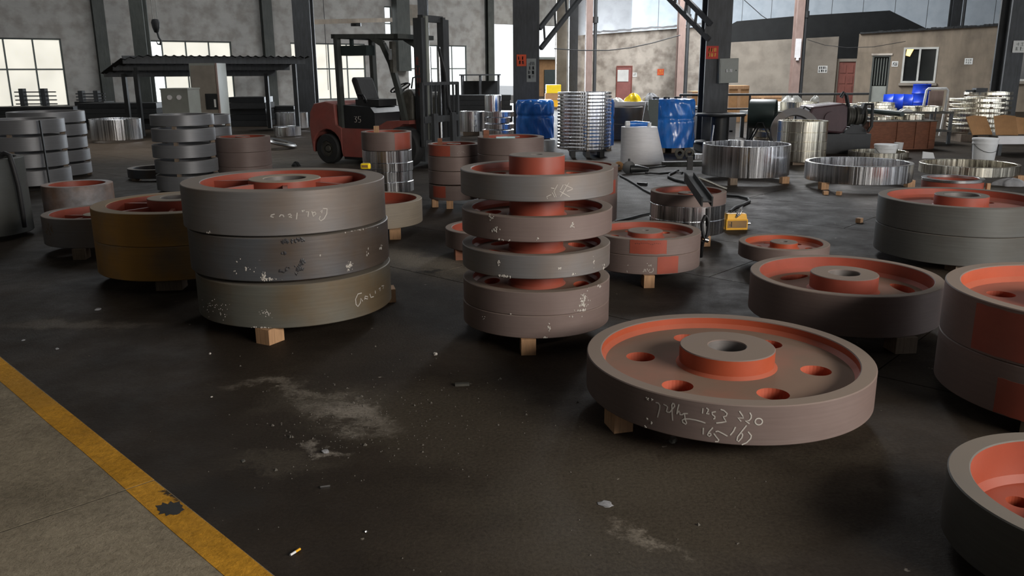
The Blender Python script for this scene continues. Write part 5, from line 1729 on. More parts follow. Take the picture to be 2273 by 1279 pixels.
def pxbox(name, label, cat, x0, x1, y0, y1, Y, depth, mt, zb=None, group=None, rz=0.0):
    """upright box whose front fills pixels x0..x1, y0..y1 at depth Y"""
    a, b = at(x0, y1, Y), at(x1, y0, Y)
    xm = (at(x0, (y0 + y1) / 2, Y).x + at(x1, (y0 + y1) / 2, Y).x) / 2
    w = at(x1, (y0 + y1) / 2, Y).x - at(x0, (y0 + y1) / 2, Y).x
    z0 = a.z if zb is None else zb
    o = MB().box(-w / 2, w / 2, 0, depth, 0, b.z - z0).build(name, M[mt], None, (xm, Y, z0), None, (0, 0, rz))
    if label:
        tag(o, label, cat, group)
    o['w'] = w
    o['h'] = b.z - z0
    return o


kb = pxbox('control_cabinet', 'tall beige grey control cabinet standing under the canopy', 'cabinet', 424, 486, 140, 250, 19.2, 0.6, 'greybox', 0.0)
w_, h_ = kb['w'], kb['h']
MB().box(-w_ * .45, w_ * .42, -0.02, 0, 0.12, h_ - 0.05).build('door', M['cast'] if False else M['wall_c'], kb)
MB().box(-0.0, 0.26, -0.04, -0.02, h_ * 0.42, h_ * 0.62).build('display', M['black'], kb)
MB().box(0.19, 0.23, -0.05, -0.04, h_ * 0.45, h_ * 0.55).build('label_plate', M['paper'], kb)
MB().box(w_ * .44, w_ * .5, -0.03, 0.0, 0.0, h_).build('edge_trim', M['pinksteel'], kb)
mc = pxbox('machine_cabinet', 'grey machine cabinet with two round gauges before the canopy', 'cabinet', 359, 419, 199, 262, 18.2, 0.7, 'greybox', 0.0)
w_, h_ = mc['w'], mc['h']
MB().box(-w_ * .52, w_ * .52, -0.02, 0.72, h_, h_ + 0.03).build('lid', M['greybox'], mc)
for x in (-0.1, 0.1):
    g_ = MB().cyl((x, -0.03, h_ - 0.16), (x, 0.0, h_ - 0.16), 0.05, n=16).build('gauge', M['pale'], mc, smooth=40)
sp = random.Random(5)


def tool_rack(label, px0, px1, yb, yt, Y, rows, mt='black'):
    a, b = at(px0, yb, Y), at(px1, yt, Y)
    t = thing('lathe_bed', label, 'machine', ((a.x + b.x) / 2, Y, 0))
    w = b.x - a.x
    MB().box(-w / 2, w / 2, 0, 0.7, 0, a.z).build('base', M[mt], t)
    for i in range(rows):
        z = a.z + (b.z - a.z) * (i + 0.5) / rows
        MB().box(-w * 0.48, w * 0.5, 0.1, 0.16, z - 0.015, z + 0.02).build('rail', M['darksteel'], t)
    for x in (-w * 0.3, w * 0.22):
        MB().box(x - 0.07, x + 0.07, 0.05, 0.25, a.z, b.z + 0.05).build('upright', M['darksteel'], t)
    return t


tool_rack('dark rack of horizontal bars standing before the left daylit window', 30, 118, 236, 200, 27.5, 4)
tool_rack('dark rack with pale bars left of the canopy posts', 165, 228, 226, 205, 27.0, 3)


def dark_heap(name, label, cat, px0, px1, ytop, Y, depth, mt='tread', seed=1, n=9):
    """low heap of parts: stacked beams of uneven length on a plinth"""
    a, b = at(px0, ytop, Y), at(px1, ytop, Y)
    w = b.x - a.x
    t = thing(name, label, cat, ((a.x + b.x) / 2, Y, 0))
    r = random.Random(seed)
    H = a.z
    k = 5
    for i in range(k):
        z0, z1 = H * i / k, H * (i + 1) / k
        MB().box(-w / 2 * r.uniform(.85, 1), w / 2 * r.uniform(.85, 1), r.uniform(0, .1), depth, z0 + 0.008, z1).build('beam', M[r.choice([mt, 'black', 'tread'])], t)
    return t


dark_heap('beam_pile', 'dark pile of beams on the floor below the left windows', 'pile', 168, 352, 230, 24.0, 1.0, seed=2)
dark_heap('beam_pile', 'dark pile of stored sections under the right half of the canopy', 'pile', 500, 590, 216, 25.0, 1.0, seed=3)
dark_heap('beam_pile', 'dark low pile under the first window at the left', 'pile', -30, 160, 238, 26.0, 1.0, seed=4)
dark_heap('beam_pile', 'dark pile of scrap between the canopy and the thick column', 'pile', 596, 655, 236, 26.0, 0.8, seed=5)
dark_heap('beam_pile', 'dark pile of stock behind the forklift forks', 'pile', 960, 1140, 212, 27.0, 0.8, seed=6)
p = at(1040, 165, 33.0)
cg = thing('cage', 'dark framed cage standing beside the bright back door', 'cage', (at(1066, 200, 33.0).x, 33.0, 0))
for x in (-0.7, 0.0, 0.7):
    for y in (0, 1.0):
        MB().box(x - 0.04, x + 0.04, y - 0.04, y + 0.04, 0, p.z - 0.05).build('post', M['darksteel'], cg)
MB().box(-0.8, 0.8, -0.1, 1.1, p.z - 0.05, p.z).build('top', M['darksteel'], cg)
MB().box(-0.66, 0.66, 0.98, 1.02, 0.1, 1.2).build('panel', M['dark_roof'], cg)
# wall things
a = on_wall(872, 100)
b = on_wall(900, 100)
mb = MB()
z0 = on_wall(876, 158)[1]
mb.prism([wb_pt(a[0], z0, -0.5), wb_pt(b[0], z0, -0.5), wb_pt(b[0], 8.95, -0.5), wb_pt(a[0], 8.95, -0.5)], BN * 0.45)
tag(mb.build('air_duct', M['greensteel']), 'dark green air duct running up the back wall behind the forklift', 'duct')
t0, z0 = on_wall(899, 56)
t1, z1 = on_wall(927, 11)
notice('pale board on the back wall above the forklift mast', wb_pt, t0, t1, z0, z1, BN, M['wall_c'], M['greybox'], 1, 1, 31, name='wall_board', cat='board')
a, b = at(690, 49, 30.0), at(868, 44, 35.5)
jb = MB()
jb.bar(a, b, 0.12, 0.16)
jb = tag(jb.build('overhead_track', M['wall_o']), 'pale horizontal beam from the thick column towards the narrow high window', 'beam')
c = a.lerp(b, 0.52)
MB().box(-0.18, 0.18, -0.1, 0.1, -0.2, -0.08).build('trolley', M['black'], jb, c)
hk = thing('crane_hook', 'dark crane hook block hanging on two ropes before the back wall', 'hook', at(346, 60, 24.0))
k = hk.location
MB().lathe([(0, -0.16), (0.06, -0.14), (0.10, -0.02), (0.12, 0.12), (0.09, 0.2), (0, 0.22)], 20, closed=False, M=Matrix.Diagonal((1, 0.6, 1, 1))).build('block', M['black'], hk, smooth=50)
MB().tube([(0.02, 0, -0.12), (0.05, 0, -0.28), (0.10, 0, -0.36), (0.07, 0, -0.46), (0.0, 0, -0.45), (-0.03, 0, -0.38)], [.03, .028, .03, .03, .02, .01], 8).build('hook', M['black'], hk, smooth=50)
for x in (-0.06, 0.06):
    MB().cyl((x, 0, 0.2), (x, 0, 9 - k.z), 0.008, n=6).build('rope', M['wire'], hk)
for px, Y in ((728, 33.0), (1008, 38.0)):
    p = at(px, 60, Y)
tag(MB().cyl((at(723, 100, 33).x, 33, 0.9), (at(720, 30, 33).x, 33, 8.9), 0.012, n=6).build('hanging_cable', M['cable']), 'thin cable hanging before the window left of the forklift cab', 'cable')

# yard seen through the back door
sh = thing('yard_shed', 'yellowish shed standing in the yard behind the bright door', 'shed', wb_pt(31.3, 0, 9))
a = wb_pt(0, 0, 0)
MB().prism([BD * -1.0, BD * 4.0, BD * 4.0 + Vector((0, 0, 2.35)), BD * -1.0 + Vector((0, 0, 2.35))], BN * 0.6).build('wall', M['cardboard'], sh)
MB().prism([BD * -1.2 - BN * 0.3 + Vector((0, 0, 2.35)), BD * 4.2 - BN * 0.3 + Vector((0, 0, 2.35)), BD * 4.2 - BN * 0.3 + Vector((0, 0, 2.5)), BD * -1.2 - BN * 0.3 + Vector((0, 0, 2.5))], BN * 0.9).build('roof', M['greybox'], sh)
MB().prism([BD * 0.2 - BN * 0.04, BD * 2.6 - BN * 0.04, BD * 2.6 - BN * 0.04 + Vector((0, 0, 1.7)), BD * 0.2 - BN * 0.04 + Vector((0, 0, 1.7))], BN * 0.04).build('shed_door', M['greenfan'], sh)
for i, (px, yb, yt, mt, lab) in enumerate(((1226, 228, 216, 'yellow', 'lowest yellow box stacked inside the back door'), (1228, 215, 203, 'cardboard', 'middle carton stacked inside the back door'),
                                           (1230, 202, 180, 'bright_yellow', 'topmost yellow box stacked inside the back door'))):
    pz = (0.05, 0.34, 0.63)[i]
    q = at(px, 210, 37.5)
    tag(MB().box(-0.35, 0.3, 0, 0.5, 0, 0.28 if i < 2 else 0.36).build('carton', M[mt], None, (q.x, 37.5, pz)), lab, 'box', 'boxes inside the back door')
q = at(1228, 210, 37.5)
tag(MB().box(-0.5, 0.5, -0.1, 0.7, 0, 0.05).build('pallet', M['wood_old'], None, (q.x, 37.5, 0)), 'low pallet under the yellow boxes inside the back door', 'pallet')


# ------------------------------------------------------------------ braces on the dark columns
def ladder_brace(label, p0, p1, sep, Y0, Y1, bow=0.0):
    """two curved angle irons with cross bars: the lower end of a column brace"""
    mid = [(p0[0] + (p1[0] - p0[0]) * i / 6 + bow * math.sin(PI * i / 6), p0[1] + (p1[1] - p0[1]) * i / 6) for i in range(7)]
    A = [at(x, y, Y0 + (Y1 - Y0) * i / 6) for i, (x, y) in enumerate(mid)]
    B = [at(x + sep[0], y + sep[1], Y0 + (Y1 - Y0) * i / 6) for i, (x, y) in enumerate(mid)]
    t = thing('column_brace', label, 'brace', A[0])
    for L in (A, B):
        mb = MB()
        for a, b in zip(L[:-1], L[1:]):
            mb.bar(a - t.location, b - t.location, 0.09, 0.09)
        mb.build('rail', M['darksteel'], t)
    for i in (0, 1, 2, 3, 4, 5):
        a = A[i].lerp(A[i + 1], 0.4) - t.location
        b = B[i].lerp(B[i + 1], 0.4) - t.location
        MB().bar(a, b, 0.05, 0.05).build('rung', M['darksteel'], t)
    return t


ladder_brace('dark lattice brace climbing right from the broad middle column', (1200, 108), (1345, -75), (-3, -44), 20.6, 22.0, 0)
ladder_brace('dark lattice brace climbing left from the electrical box column', (1574, 88), (1440, -50), (4, -34), 17.4, 18.4, 0)

# sagging cables in front of the stores
pts = [at(1230, 108, 30)] + [at(x, y, 30) for x, y in ((1290, 112), (1350, 112), (1400, 106), (1450, 95), (1510, 78))]
tag(MB().tube(pts, 0.02, 6).build('overhead_cable', M['cable']), 'dark cable sagging across the beige store wall', 'cable')
pts = [at(x, y, Y) for x, y, Y in ((1792, 88, 34.2), (1830, 100, 34), (1880, 106, 33.6), (1940, 104, 33.1), (2010, 92, 32.8))]
tag(MB().tube(pts, 0.012, 6).build('overhead_cable', M['cable']), 'thin cable sagging across the office front', 'cable')
pts = [at(x, y, 30) for x, y in ((1652, 0), (1670, 16), (1690, 34), (1705, 44))]
tag(MB().tube(pts, 0.012, 6).build('overhead_cable', M['cable']), 'thin cable slanting over the blue cladding right of the box column', 'cable')

# signs and box on the columns
p = at(1618, 157, 17.34)
eb = MB().box(-0.19, 0.19, 0, 0.16, -0.24, 0.24).build('electrical_box', M['greybox'], None, (p.x, 17.34, p.z), None, (0, -0.03, 0.0))
tag(eb, 'grey electrical box mounted on the dark column', 'electrical box')
MB().box(-0.17, 0.17, -0.012, 0, -0.225, 0.225).build('door', M['greybox'], eb)
mb = MB()
strokes(mb, lambda u, v: Vector((u, -0.014, v)), [(-0.07, -0.01, -0.03, 0.03), (0.0, 0.07, -0.03, 0.03)], 9, 0.01)
mb.build('lettering', M['pale'], eb)
MB().cyl((0.14, -0.02, 0), (0.14, -0.01, 0), 0.012, n=10).build('lock', M['black'], eb)


def colsign(label, px0, px1, y0, y1, Y, mt, ink, rows, cols, seed, w=0.014):
    a, b = at(px0, y1, Y), at(px1, y0, Y)
    f = lambda u, v, n=0.0: Vector((u, Y + n, v))
    return notice(label, f, a.x, b.x, a.z, b.z, Vector((0, 1, 0)), M[mt], M[ink], rows, cols, seed, w=w)


colsign('red sign with gold characters on the column with the electrical box', 1566, 1595, 102, 131, 17.49, 'red_paper', 'gold', 2, 3, 41)
colsign('red notice on the broad middle column', 1147, 1168, 121, 147, 20.49, 'orange_paper', 'redink', 2, 2, 42, 0.02)
colsign('white paper with faint characters on the last dark column', 2246, 2290, 90, 117, 19.99, 'paper', 'greybox', 2, 3, 43, 0.012)
colsign('glazed poster on the lower right of the broad middle column', 1169, 1190, 130, 182, 20.49, 'greybox', 'darksteel', 4, 2, 44, 0.02)


# ------------------------------------------------------------------ wrapped bundles, cone, reel, fan
def bundle(label, X, Y, R, zb, zt, seed, mt='bluewrap'):
    r = random.Random(seed)
    ph = [r.random() * 6.28 for _ in range(6)]
    mb = MB()

    def fn(u, v):
        a = 2 * PI * u
        rr = R * (1 + 0.035 * math.sin(3 * a + ph[0] + v * 2) + 0.02 * math.sin(9 * a + ph[1] + 3 * math.sin(v * 5 + ph[2])) + 0.012 * math.sin(17 * a + ph[3] + v * 7))
        rr *= 1 - 0.05 * math.exp(-((v - 0.6) / 0.03) ** 2) - (0.06 * max(0, v - 0.94) / 0.06)
        return Vector((rr * math.cos(a), rr * math.sin(a), (zt - zb) * v + 0.012 * math.sin(5 * a + ph[4]) * (v > 0.9)))
    mb.grid(fn, 96, 30, wrap=True)
    o = thing('wrapped_bundle', label, 'bundle', (X, Y, zb))
    top = [fn(i / 96, 1.0) for i in range(96)]
    mb.add(top + [Vector((0, 0, zt - zb + 0.02))], [(i, (i + 1) % 96, 96) for i in range(96)])
    mb.build('film', M[mt], o, smooth=60)
    for i in range(3):
        a = r.random() * 6.28
        MB().box(-0.06, 0.06, -R * 0.85, R * 0.85, -zb, 0.0, M=Matrix.Translation(((i - 1) * R * 0.6, 0, 0))).build('skid_bar', M['wood_old'], o)
    return o


bundle('bright blue film wrapped bundle behind the white cone', 3.108, 16.337, 0.408, 0.09, 0.985, 3)
bundle('blue film wrapped bundle left of the tall seventeen-ring stack', 0.545, 18.927, 0.419, 0.09, 0.90, 5)
bundle('blue film wrapped bundle mostly hidden behind the tall seventeen-ring stack', 1.72, 16.75, 0.30, 0.09, 0.98, 8)
r5 = random.Random(5)
for i, (px, py, Y) in enumerate(((1455, 217, 16.3), (1480, 216, 16.3), (1505, 218, 16.3))):
    p = at(px, py, Y)
    tag(MB().lathe([(0.045, 0), (0.06, 0), (0.06, 0.03), (0.045, 0.03)], 20).build('small_ring', M['black'], None, (p.x, 16.25 + 0.06 * i, 1.0)),
        ('left', 'middle', 'right')[i] + ' small black ring on the bright blue bundle behind the cone', 'ring', 'small rings on the blue bundle')
# white cone
mb = MB()
bz, tz = 0.0, 0.60
top = (at(1419, 280, 14.24).x - 2.231)


def cone_fn(u, v):
    a = 2 * PI * u
    R = 0.375 + (0.30 - 0.375) * v
    return Vector((top * v + R * math.cos(a), R * math.sin(a), 0.6 * v))


mb.grid(cone_fn, 56, 6, wrap=True)
mb.add([cone_fn(i / 56, 1) for i in range(56)] + [Vector((top, 0, 0.6))], [(i, (i + 1) % 56, 56) for i in range(56)])
cn = tag(mb.build('white_cone', M['pale'], None, (2.231, 14.243, 0), 40), 'pale grey truncated cone with a tool on top', 'cone')
gr = thing('power_grinder', 'blue and white power tool lying on the pale cone', 'tool', (2.231 + top + 0.02, 14.15, 0.602), 0.1)
MB().tube([(-0.22, 0, 0.05), (-0.1, 0, 0.055), (0.02, 0, 0.05), (0.14, 0, 0.045)], [0.045, 0.05, 0.04, 0.035], 12).build('body', M['bluewrap'], gr, smooth=50)
MB().tube([(-0.27, 0, 0.05), (-0.2, 0, 0.05)], 0.047, 12).build('cap', M['white'], gr, smooth=50)
MB().cyl((0.13, -0.02, 0.005), (0.13, -0.02, 0.07), 0.035, n=14).build('guard', M['white'], gr, smooth=40)
# dark pointed sheet beside the blue bundle
p = at(1428, 300, 15.9)
mb = MB()
mb.prism([Vector((-0.07, 0, 0)), Vector((0.1, 0, 0)), Vector((0.09, 0, 0.6)), Vector((0.0, 0, 0.97)), Vector((-0.06, 0, 0.6))], (0, 0.03, 0))
mb.add([], [])
tag(mb.build('leaning_plate', M['black'], None, (p.x, 15.7, 0)), 'dark pointed plate leaning beside the bright blue bundle', 'plate')
p = at(1438, 300, 16.0)
tag(MB().box(-0.09, 0.1, 0, 0.03, 0, 1.0).build('green_board', M['greenfan'], None, (p.x + 0.04, 15.76, 0), None, (0, 0.0, 0)), 'dark green board standing beside the bright blue bundle', 'board')
# small white bin and grey tub near the tall stack
p = fl(1220, 336)
bn = MB().lathe([(0, 0), (0.085, 0), (0.11, 0.22), (0.105, 0.22), (0.08, 0.01), (0, 0.01)], 28, closed=False).build('small_bin', M['white'], None, (p.x, p.y, 0), 40)
tag(bn, 'small white bin on the floor beside the tall seventeen-ring stack', 'bin')
rg = ring('iron_ring', 'upper dark ring of the pair between the tall stack and the cone', 2.62, 19.6, 0.36, 0.36, 0.42, 0.36, 'iron_dark')
ring('iron_ring', 'lower dark ring of the pair between the tall stack and the cone', 2.62, 19.6, 0.0, 0.35, 0.43, 0.36, 'iron_dark')
wt = thing('work_table', 'pale table with rags behind the ring pair near the red door', 'table', (3.1, 23.0, 0))
MB().box(-0.9, 1.0, 0, 0.8, 0.62, 0.72).build('table_top', M['pale'], wt)
for x in (-0.85, 0.7):
    for y in (0.05, 0.72):
        MB().box(x - 0.04, x + 0.04, y, y + 0.06, 0, 0.62).build('leg', M['greybox'], wt)
MB().box(-0.85, 0.7, 0.74, 0.78, 0.1, 0.62).build('back_panel', M['pale'], wt)


def rag(name, label, X, Y, Z, sx, sy, sz, mt, seed, cat='rag'):
    r = random.Random(seed)
    ph = [r.random() * 6.28 for _ in range(5)]

    def fn(u, v):
        a, b = 2 * PI * u, PI * 0.5 * v
        rr = 1 + 0.16 * math.sin(3 * a + ph[0]) + 0.1 * math.sin(5 * a + ph[1] + 3 * v) + 0.06 * math.sin(9 * a + 5 * v + ph[2])
        return Vector((sx * rr * math.cos(a) * math.cos(b), sy * rr * math.sin(a) * math.cos(b), sz * math.sin(b) * (1 + 0.15 * math.sin(4 * a + ph[3]))))
    mb = MB()
    mb.grid(fn, 36, 9, wrap=True)
    mb.add([fn(i / 36, 0) for i in range(36)], [tuple(range(35, -1, -1))])
    return tag(mb.build(name, M[mt], None, (X, Y, Z), 70), label, cat)


rag('bag', 'crumpled yellow bag on the pale table near the red door', 3.33, 23.25, 0.72, 0.2, 0.18, 0.2, 'bright_yellow', 2, 'bag')
rag('bag', 'white bag lying on the left of the yellow bag', 2.88, 23.15, 0.72, 0.15, 0.12, 0.1, 'plastic_bag', 3, 'bag')
rag('bag', 'grey white bag heaped right of the yellow bag', 3.8, 23.3, 0.72, 0.2, 0.18, 0.2, 'rag', 4, 'bag')

# black cable reel in front of the box column
rl = thing('cable_reel', 'black empty cable reel standing before the electrical box column', 'reel', (4.03, 16.35, 0.0))
zt = 1.48 - (250 - 163) / 1850 * 16.3
MB().lathe([(0.05, 0.14), (0.46, 0.14), (0.48, 0.16), (0.46, 0.19), (0.05, 0.19)], 40).build('lower_flange', M['black'], rl, smooth=30)
MB().lathe([(0.05, zt - 0.05), (0.46, zt - 0.05), (0.48, zt - 0.03), (0.46, zt), (0.05, zt)], 40).build('upper_flange', M['black'], rl, smooth=30)
MB().lathe([(0.05, 0.19), (0.17, 0.19), (0.17, zt - 0.05), (0.05, zt - 0.05)], 32).build('core', M['black'], rl, smooth=30)
for i in range(3):
    MB().box(-0.4 + 0.33 * i, -0.26 + 0.33 * i, -0.4, 0.4, 0, 0.14).build('foot_bar', M['black'], rl)
p = at(1584, 290, 15.85)
tag(MB().cyl((0, 0, 0), (0.03, 0.02, 0.32), 0.018, n=8).build('steel_tube', M['chrome'], None, (p.x, 15.97, 0.195)), 'short bright tube leaning in the black cable reel', 'tube')
# rail fence behind the reel
rf = thing('pipe_railing', 'dark pipe railing running behind the reel and the blue bundle', 'railing', (3.3, 18.4, 0))
zr = at(1500, 211, 18.4).z
for x in (0.35, 0.9, 1.85):
    MB().cyl((x, 0, 0), (x, 0, zr), 0.025, n=8).build('post', M['darksteel'], rf, smooth=40)
MB().cyl((0.33, 0, zr), (4.4, 0, zr), 0.025, n=8).build('top_rail', M['darksteel'], rf, smooth=40)
MB().cyl((0.35, 0, zr - 0.3), (1.85, 0, zr - 0.3), 0.02, n=8).build('mid_rail', M['darksteel'], rf, smooth=40)
# crates behind the railing
for label, px0, px1, y0, y1, Y, mt in (('pale wooden crate behind the railing right of the box column', 1618, 1662, 190, 236, 26.0, 'cardboard'),
                                       ('plywood crate left of the box column behind the railing', 1536, 1566, 203, 232, 26.0, 'cardboard'),
                                       ('long low pale timber crate against the grey store wall', 1650, 1735, 211, 226, 31.0, 'wood')):
    o = pxbox('crate', label, 'crate', px0, px1, y0, y1, Y, 0.7, mt, 0.0)
    w_, h_ = o['w'], o['h']
    MB().box(-w_ / 2, w_ / 2, -0.02, 0, h_ - 0.1, h_).build('batten', M['wood'], o)
    MB().box(-0.05, 0.05, -0.02, 0, 0.0, h_ - 0.1).build('batten', M['wood'], o)
o = pxbox('stool_box', 'pale lidded container below the railing left of the box column', 'box', 1541, 1564, 236, 262, 19.5, 0.3, 'pale', 0.0)
o = pxbox('stool_box', 'light grey machine casing right of the cable reel core', 'box', 1616, 1634, 255, 285, 18.6, 0.3, 'pale', 0.0)
MB().box(-0.05, 0.02, -0.01, 0, 0.2, 0.24).build('slot', M['black'], o)

# green workshop fan: horizontal drum on a stand
fan = thing('drum_fan', 'dark green drum fan on a bent tube stand', 'fan', (4.95, 16.7, 0))
fan.scale = (0.85, 0.85, 0.85)
fm = Matrix.Translation((0, 0, 0.80)) @ Matrix.Rotation(math.radians(-24), 4, 'Z') @ Matrix.Rotation(PI / 2, 4, 'Y')
MB().lathe([(0.30, -0.28), (0.325, -0.29), (0.335, -0.26), (0.335, 0.26), (0.325, 0.29), (0.30, 0.28)], 48, M=fm).build('drum', M['greenfan'], fan, smooth=30)
mb = MB()
for s in (-0.27, 0.27):
    for q in (0.06, 0.12, 0.18, 0.24, 0.30):
        mb.tube([fm @ Vector((q * math.cos(i * PI / 16), q * math.sin(i * PI / 16), s)) for i in range(33)], 0.004, 4, caps=False)
    for i in range(8):
        a = i * PI / 4
        mb.cyl(fm @ Vector((0.05 * math.cos(a), 0.05 * math.sin(a), s)), fm @ Vector((0.31 * math.cos(a), 0.31 * math.sin(a), s)), 0.005, n=4)
o = mb.build('grille', M['greenfan'], fan)
o['kind'] = 'stuff'
MB().cyl(fm @ Vector((0, 0, -0.12)), fm @ Vector((0, 0, 0.2)), 0.08, n=20).build('motor', M['black'], fan, smooth=40)
for i in range(4):
    a = i * PI / 2 + 0.4
    mb = MB()
    mb.add([fm @ Vector((r_ * math.cos(a + w_), r_ * math.sin(a + w_), 0.05 + 0.05 * (1 if w_ > 0 else -1))) for r_, w_ in ((0.08, -.2), (0.27, -.28), (0.27, .28), (0.08, .2))], [(0, 1, 2, 3)])
    b_ = mb.build('blade', M['greybox'], fan)
    sd = b_.modifiers.new('thick', 'SOLIDIFY')
    sd.thickness = 0.006
for y in (-0.24, 0.24):
    R3 = Matrix.Rotation(math.radians(-24), 3, 'Z')
    MB().tube([R3 @ Vector(q) for q in ((-0.36, y, 0.02), (-0.2, y, 0.3), (-0.05, y * 1.4, 0.62), (0.05, y * 1.4, 0.62), (0.2, y, 0.3), (0.36, y, 0.02))], 0.02, 8).build('stand_tube', M['black'], fan, smooth=40)
MB().tube([R3 @ Vector(q) for q in ((-0.3, -0.24, 0.13), (-0.3, 0.24, 0.13))], 0.018, 8).build('cross_tube', M['black'], fan, smooth=40)

# grey iron ring standing on edge behind the polished drums
am = Matrix.Translation((0, 0, 0.43)) @ Matrix.Rotation(math.radians(-18), 4, 'X') @ Matrix.Rotation(PI / 2, 4, 'X')
o = MB().lathe([(0.31, -0.04), (0.44, -0.04), (0.44, 0.04), (0.31, 0.04)], 64, M=am).build('leaning_ring', M['iron_grey'], None, (5.06, 15.05, 0.0), 28)
tag(o, 'flat grey ring leaning upright behind the polished drum stack', 'ring')

# maroon geared machine
mm = thing('winch_machine', 'maroon geared machine with black levers behind the polished drums', 'machine', (5.9, 15.6, 0))
mb = MB()
mb.prism([Vector((x, 0, z)) for x, z in ((-0.42, 0.42), (0.22, 0.36), (0.3, 0.48), (0.28, 0.86), (0.2, 0.92), (-0.38, 0.86), (-0.44, 0.7))], (0, 0.7, 0))
o = mb.build('gear_case', M['maroon'], mm)
b_ = o.modifiers.new('round', 'BEVEL')
b_.width = 0.04
b_.segments = 2
MB().cyl((-0.02, -0.03, 0.64), (-0.02, 0.02, 0.64), 0.13, n=28).build('case_cover', M['maroon'], mm, smooth=40)
MB().box(-0.35, 0.75, 0.0, 0.7, 0.0, 0.36).build('base', M['black'], mm)
for i in range(7):
    x = 0.34 + 0.05 * i
    MB().lathe([(0.05, 0), (0.2 - 0.02 * (i % 3), 0), (0.2 - 0.02 * (i % 3), 0.035), (0.05, 0.035)], 20, M=Matrix.Translation((x, 0.25, 0.68)) @ Matrix.Rotation(PI / 2, 4, 'Y')).build('gear', M['cast'], mm, smooth=30)
MB().tube([(0.30, 0.05, 0.85), (0.22, 0.0, 1.06), (0.16, -0.02, 1.1), (0.12, -0.02, 1.02)], 0.035, 8).build('lever', M['black'], mm, smooth=40)
MB().tube([(0.55, 0.0, 0.72), (0.6, 0.0, 0.9), (0.72, 0.0, 0.9), (0.74, 0.0, 0.5), (0.68, 0.0, 0.4)], 0.03, 8).build('handle', M['black'], mm, smooth=40)
MB().tube([(-0.4, 0.05, 0.8), (-0.5, 0.05, 0.86), (-0.56, 0.05, 0.74)], 0.016, 8).build('pipe', M['black'], mm, smooth=40)
MB().cyl((0.5, 0.1, 0.3), (0.5, 0.6, 0.3), 0.22, n=24).build('motor', M['black'], mm, smooth=40)
tag(MB().box(-0.12, 0.12, -0.02, 0.02, 0, 0.012).build('paper_slip', M['paper'], None, (5.75, 15.75, 0.905), None, (0, -0.1, 0)), 'white paper slip on top of the maroon machine', 'paper')

# bench with rings and plastic bags behind it
tb = thing('work_bench', 'long low bench with rings and white bags behind the maroon machine', 'bench', (6.35, 19.0, 0))
MB().box(-1.0, 1.6, 0, 0.9, 0.55, 0.62).build('bench_top', M['cast'], tb)
for x in (-0.95, 0.3, 1.5):
    for y in (0.05, 0.78):
        MB().box(x - 0.04, x + 0.04, y, y + 0.07, 0, 0.55).build('leg', M['darksteel'], tb)
ring('steel_ring', 'wide pale ring on the bench behind the maroon machine', 6.55, 19.45, 0.621, 0.2, 0.44, 0.37, 'shiny_warm')
ring('steel_ring', 'narrow ring at the right end of the bench behind the maroon machine', 7.55, 19.45, 0.621, 0.14, 0.4, 0.34, 'shiny_warm')
rag('bag', 'heap of white plastic bags on the left of the bench', 5.62, 19.35, 0.621, 0.22, 0.22, 0.2, 'plastic_bag', 12, 'bag')
rag('bag', 'white plastic bags bulging out of the wide pale ring on the bench', 6.4, 19.45, 0.64, 0.27, 0.25, 0.32, 'plastic_bag', 14, 'bag')
rag('bag', 'smaller white plastic bag on the rim of the wide pale ring', 6.92, 19.4, 0.822, 0.09, 0.12, 0.12, 'plastic_bag', 15, 'bag')
for i, (a, b) in enumerate(((0.42, 0.54), (0.27, 0.39), (0.12, 0.24), (0.0, 0.1))):
    ring('steel_ring', ('top', 'second', 'third', 'bottom')[i] + ' warm ring of the stack under the front of the long bench', 5.62, 18.3, a, b - a, 0.36, 0.3, 'shiny_warm', n=40, group='rings before the long bench')

# plywood crate, rings on top, blue barrels, chair frame at the right
cr = pxbox('plywood_crate', 'big reddish brown plywood crate with warm rings stacked behind it', 'crate', 1927, 2074, 270, 330, 16.4, 1.0, 'crate', 0.0)
w_, h_ = cr['w'], cr['h']
for x in (-w_ * .46, -w_ * .03, w_ * .25, w_ * .46):
    MB().box(x - 0.06, x + 0.06, -0.025, 0, 0.02, h_).build('batten', M['crate'], cr)
MB().box(-w_ / 2 - .03, w_ / 2 + .03, -0.03, 1.03, h_, h_ + 0.02).build('lid', M['cast'], cr)
cx, ctop = cr.location.x, h_ + 0.02
for i, (dx, dy, R, hz, zb) in enumerate(((-0.28, 0.5, 0.3, 0.06, 0), (0.32, 0.45, 0.28, 0.1, 0))):
    ring('steel_ring', ('left', 'right')[i] + ' warm ring lying on the lid of the plywood crate', cx + dx, 16.4 + dy, ctop + zb, hz, R, R - 0.06, 'shiny_warm', n=48)
sh2 = thing('parts_shelf', 'long metal shelf of rings behind the plywood crate', 'shelf', (8.2, 17.55, 0))
MB().box(-0.95, 0.95, 0, 0.9, 0.62, 0.66).build('shelf_top', M['cast'], sh2)
MB().box(-0.95, 0.95, 0, 0.9, 0.25, 0.28).build('lower_shelf', M['cast'], sh2)
for x in (-0.92, 0.92):
    for y in (0.02, 0.85):
        MB().box(x - 0.03, x + 0.03, y, y + 0.05, 0, 0.62).build('leg', M['darksteel'], sh2)
for i, (dx, R, zb, hz) in enumerate(((-0.5, 0.42, 0.66, 0.07), (-0.52, 0.4, 0.731, 0.06), (-0.5, 0.37, 0.792, 0.05), (0.5, 0.38, 0.66, 0.1))):
    ring('steel_ring', ('lowest', 'middle', 'topmost', 'single')[i] + (' warm ring of the three stacked on the parts shelf' if i < 3 else ' ring on the right half of the parts shelf'), 8.2 + dx, 18.0, zb, hz, R, R - 0.07, 'shiny_warm', n=48,
         group='rings on the parts shelf')
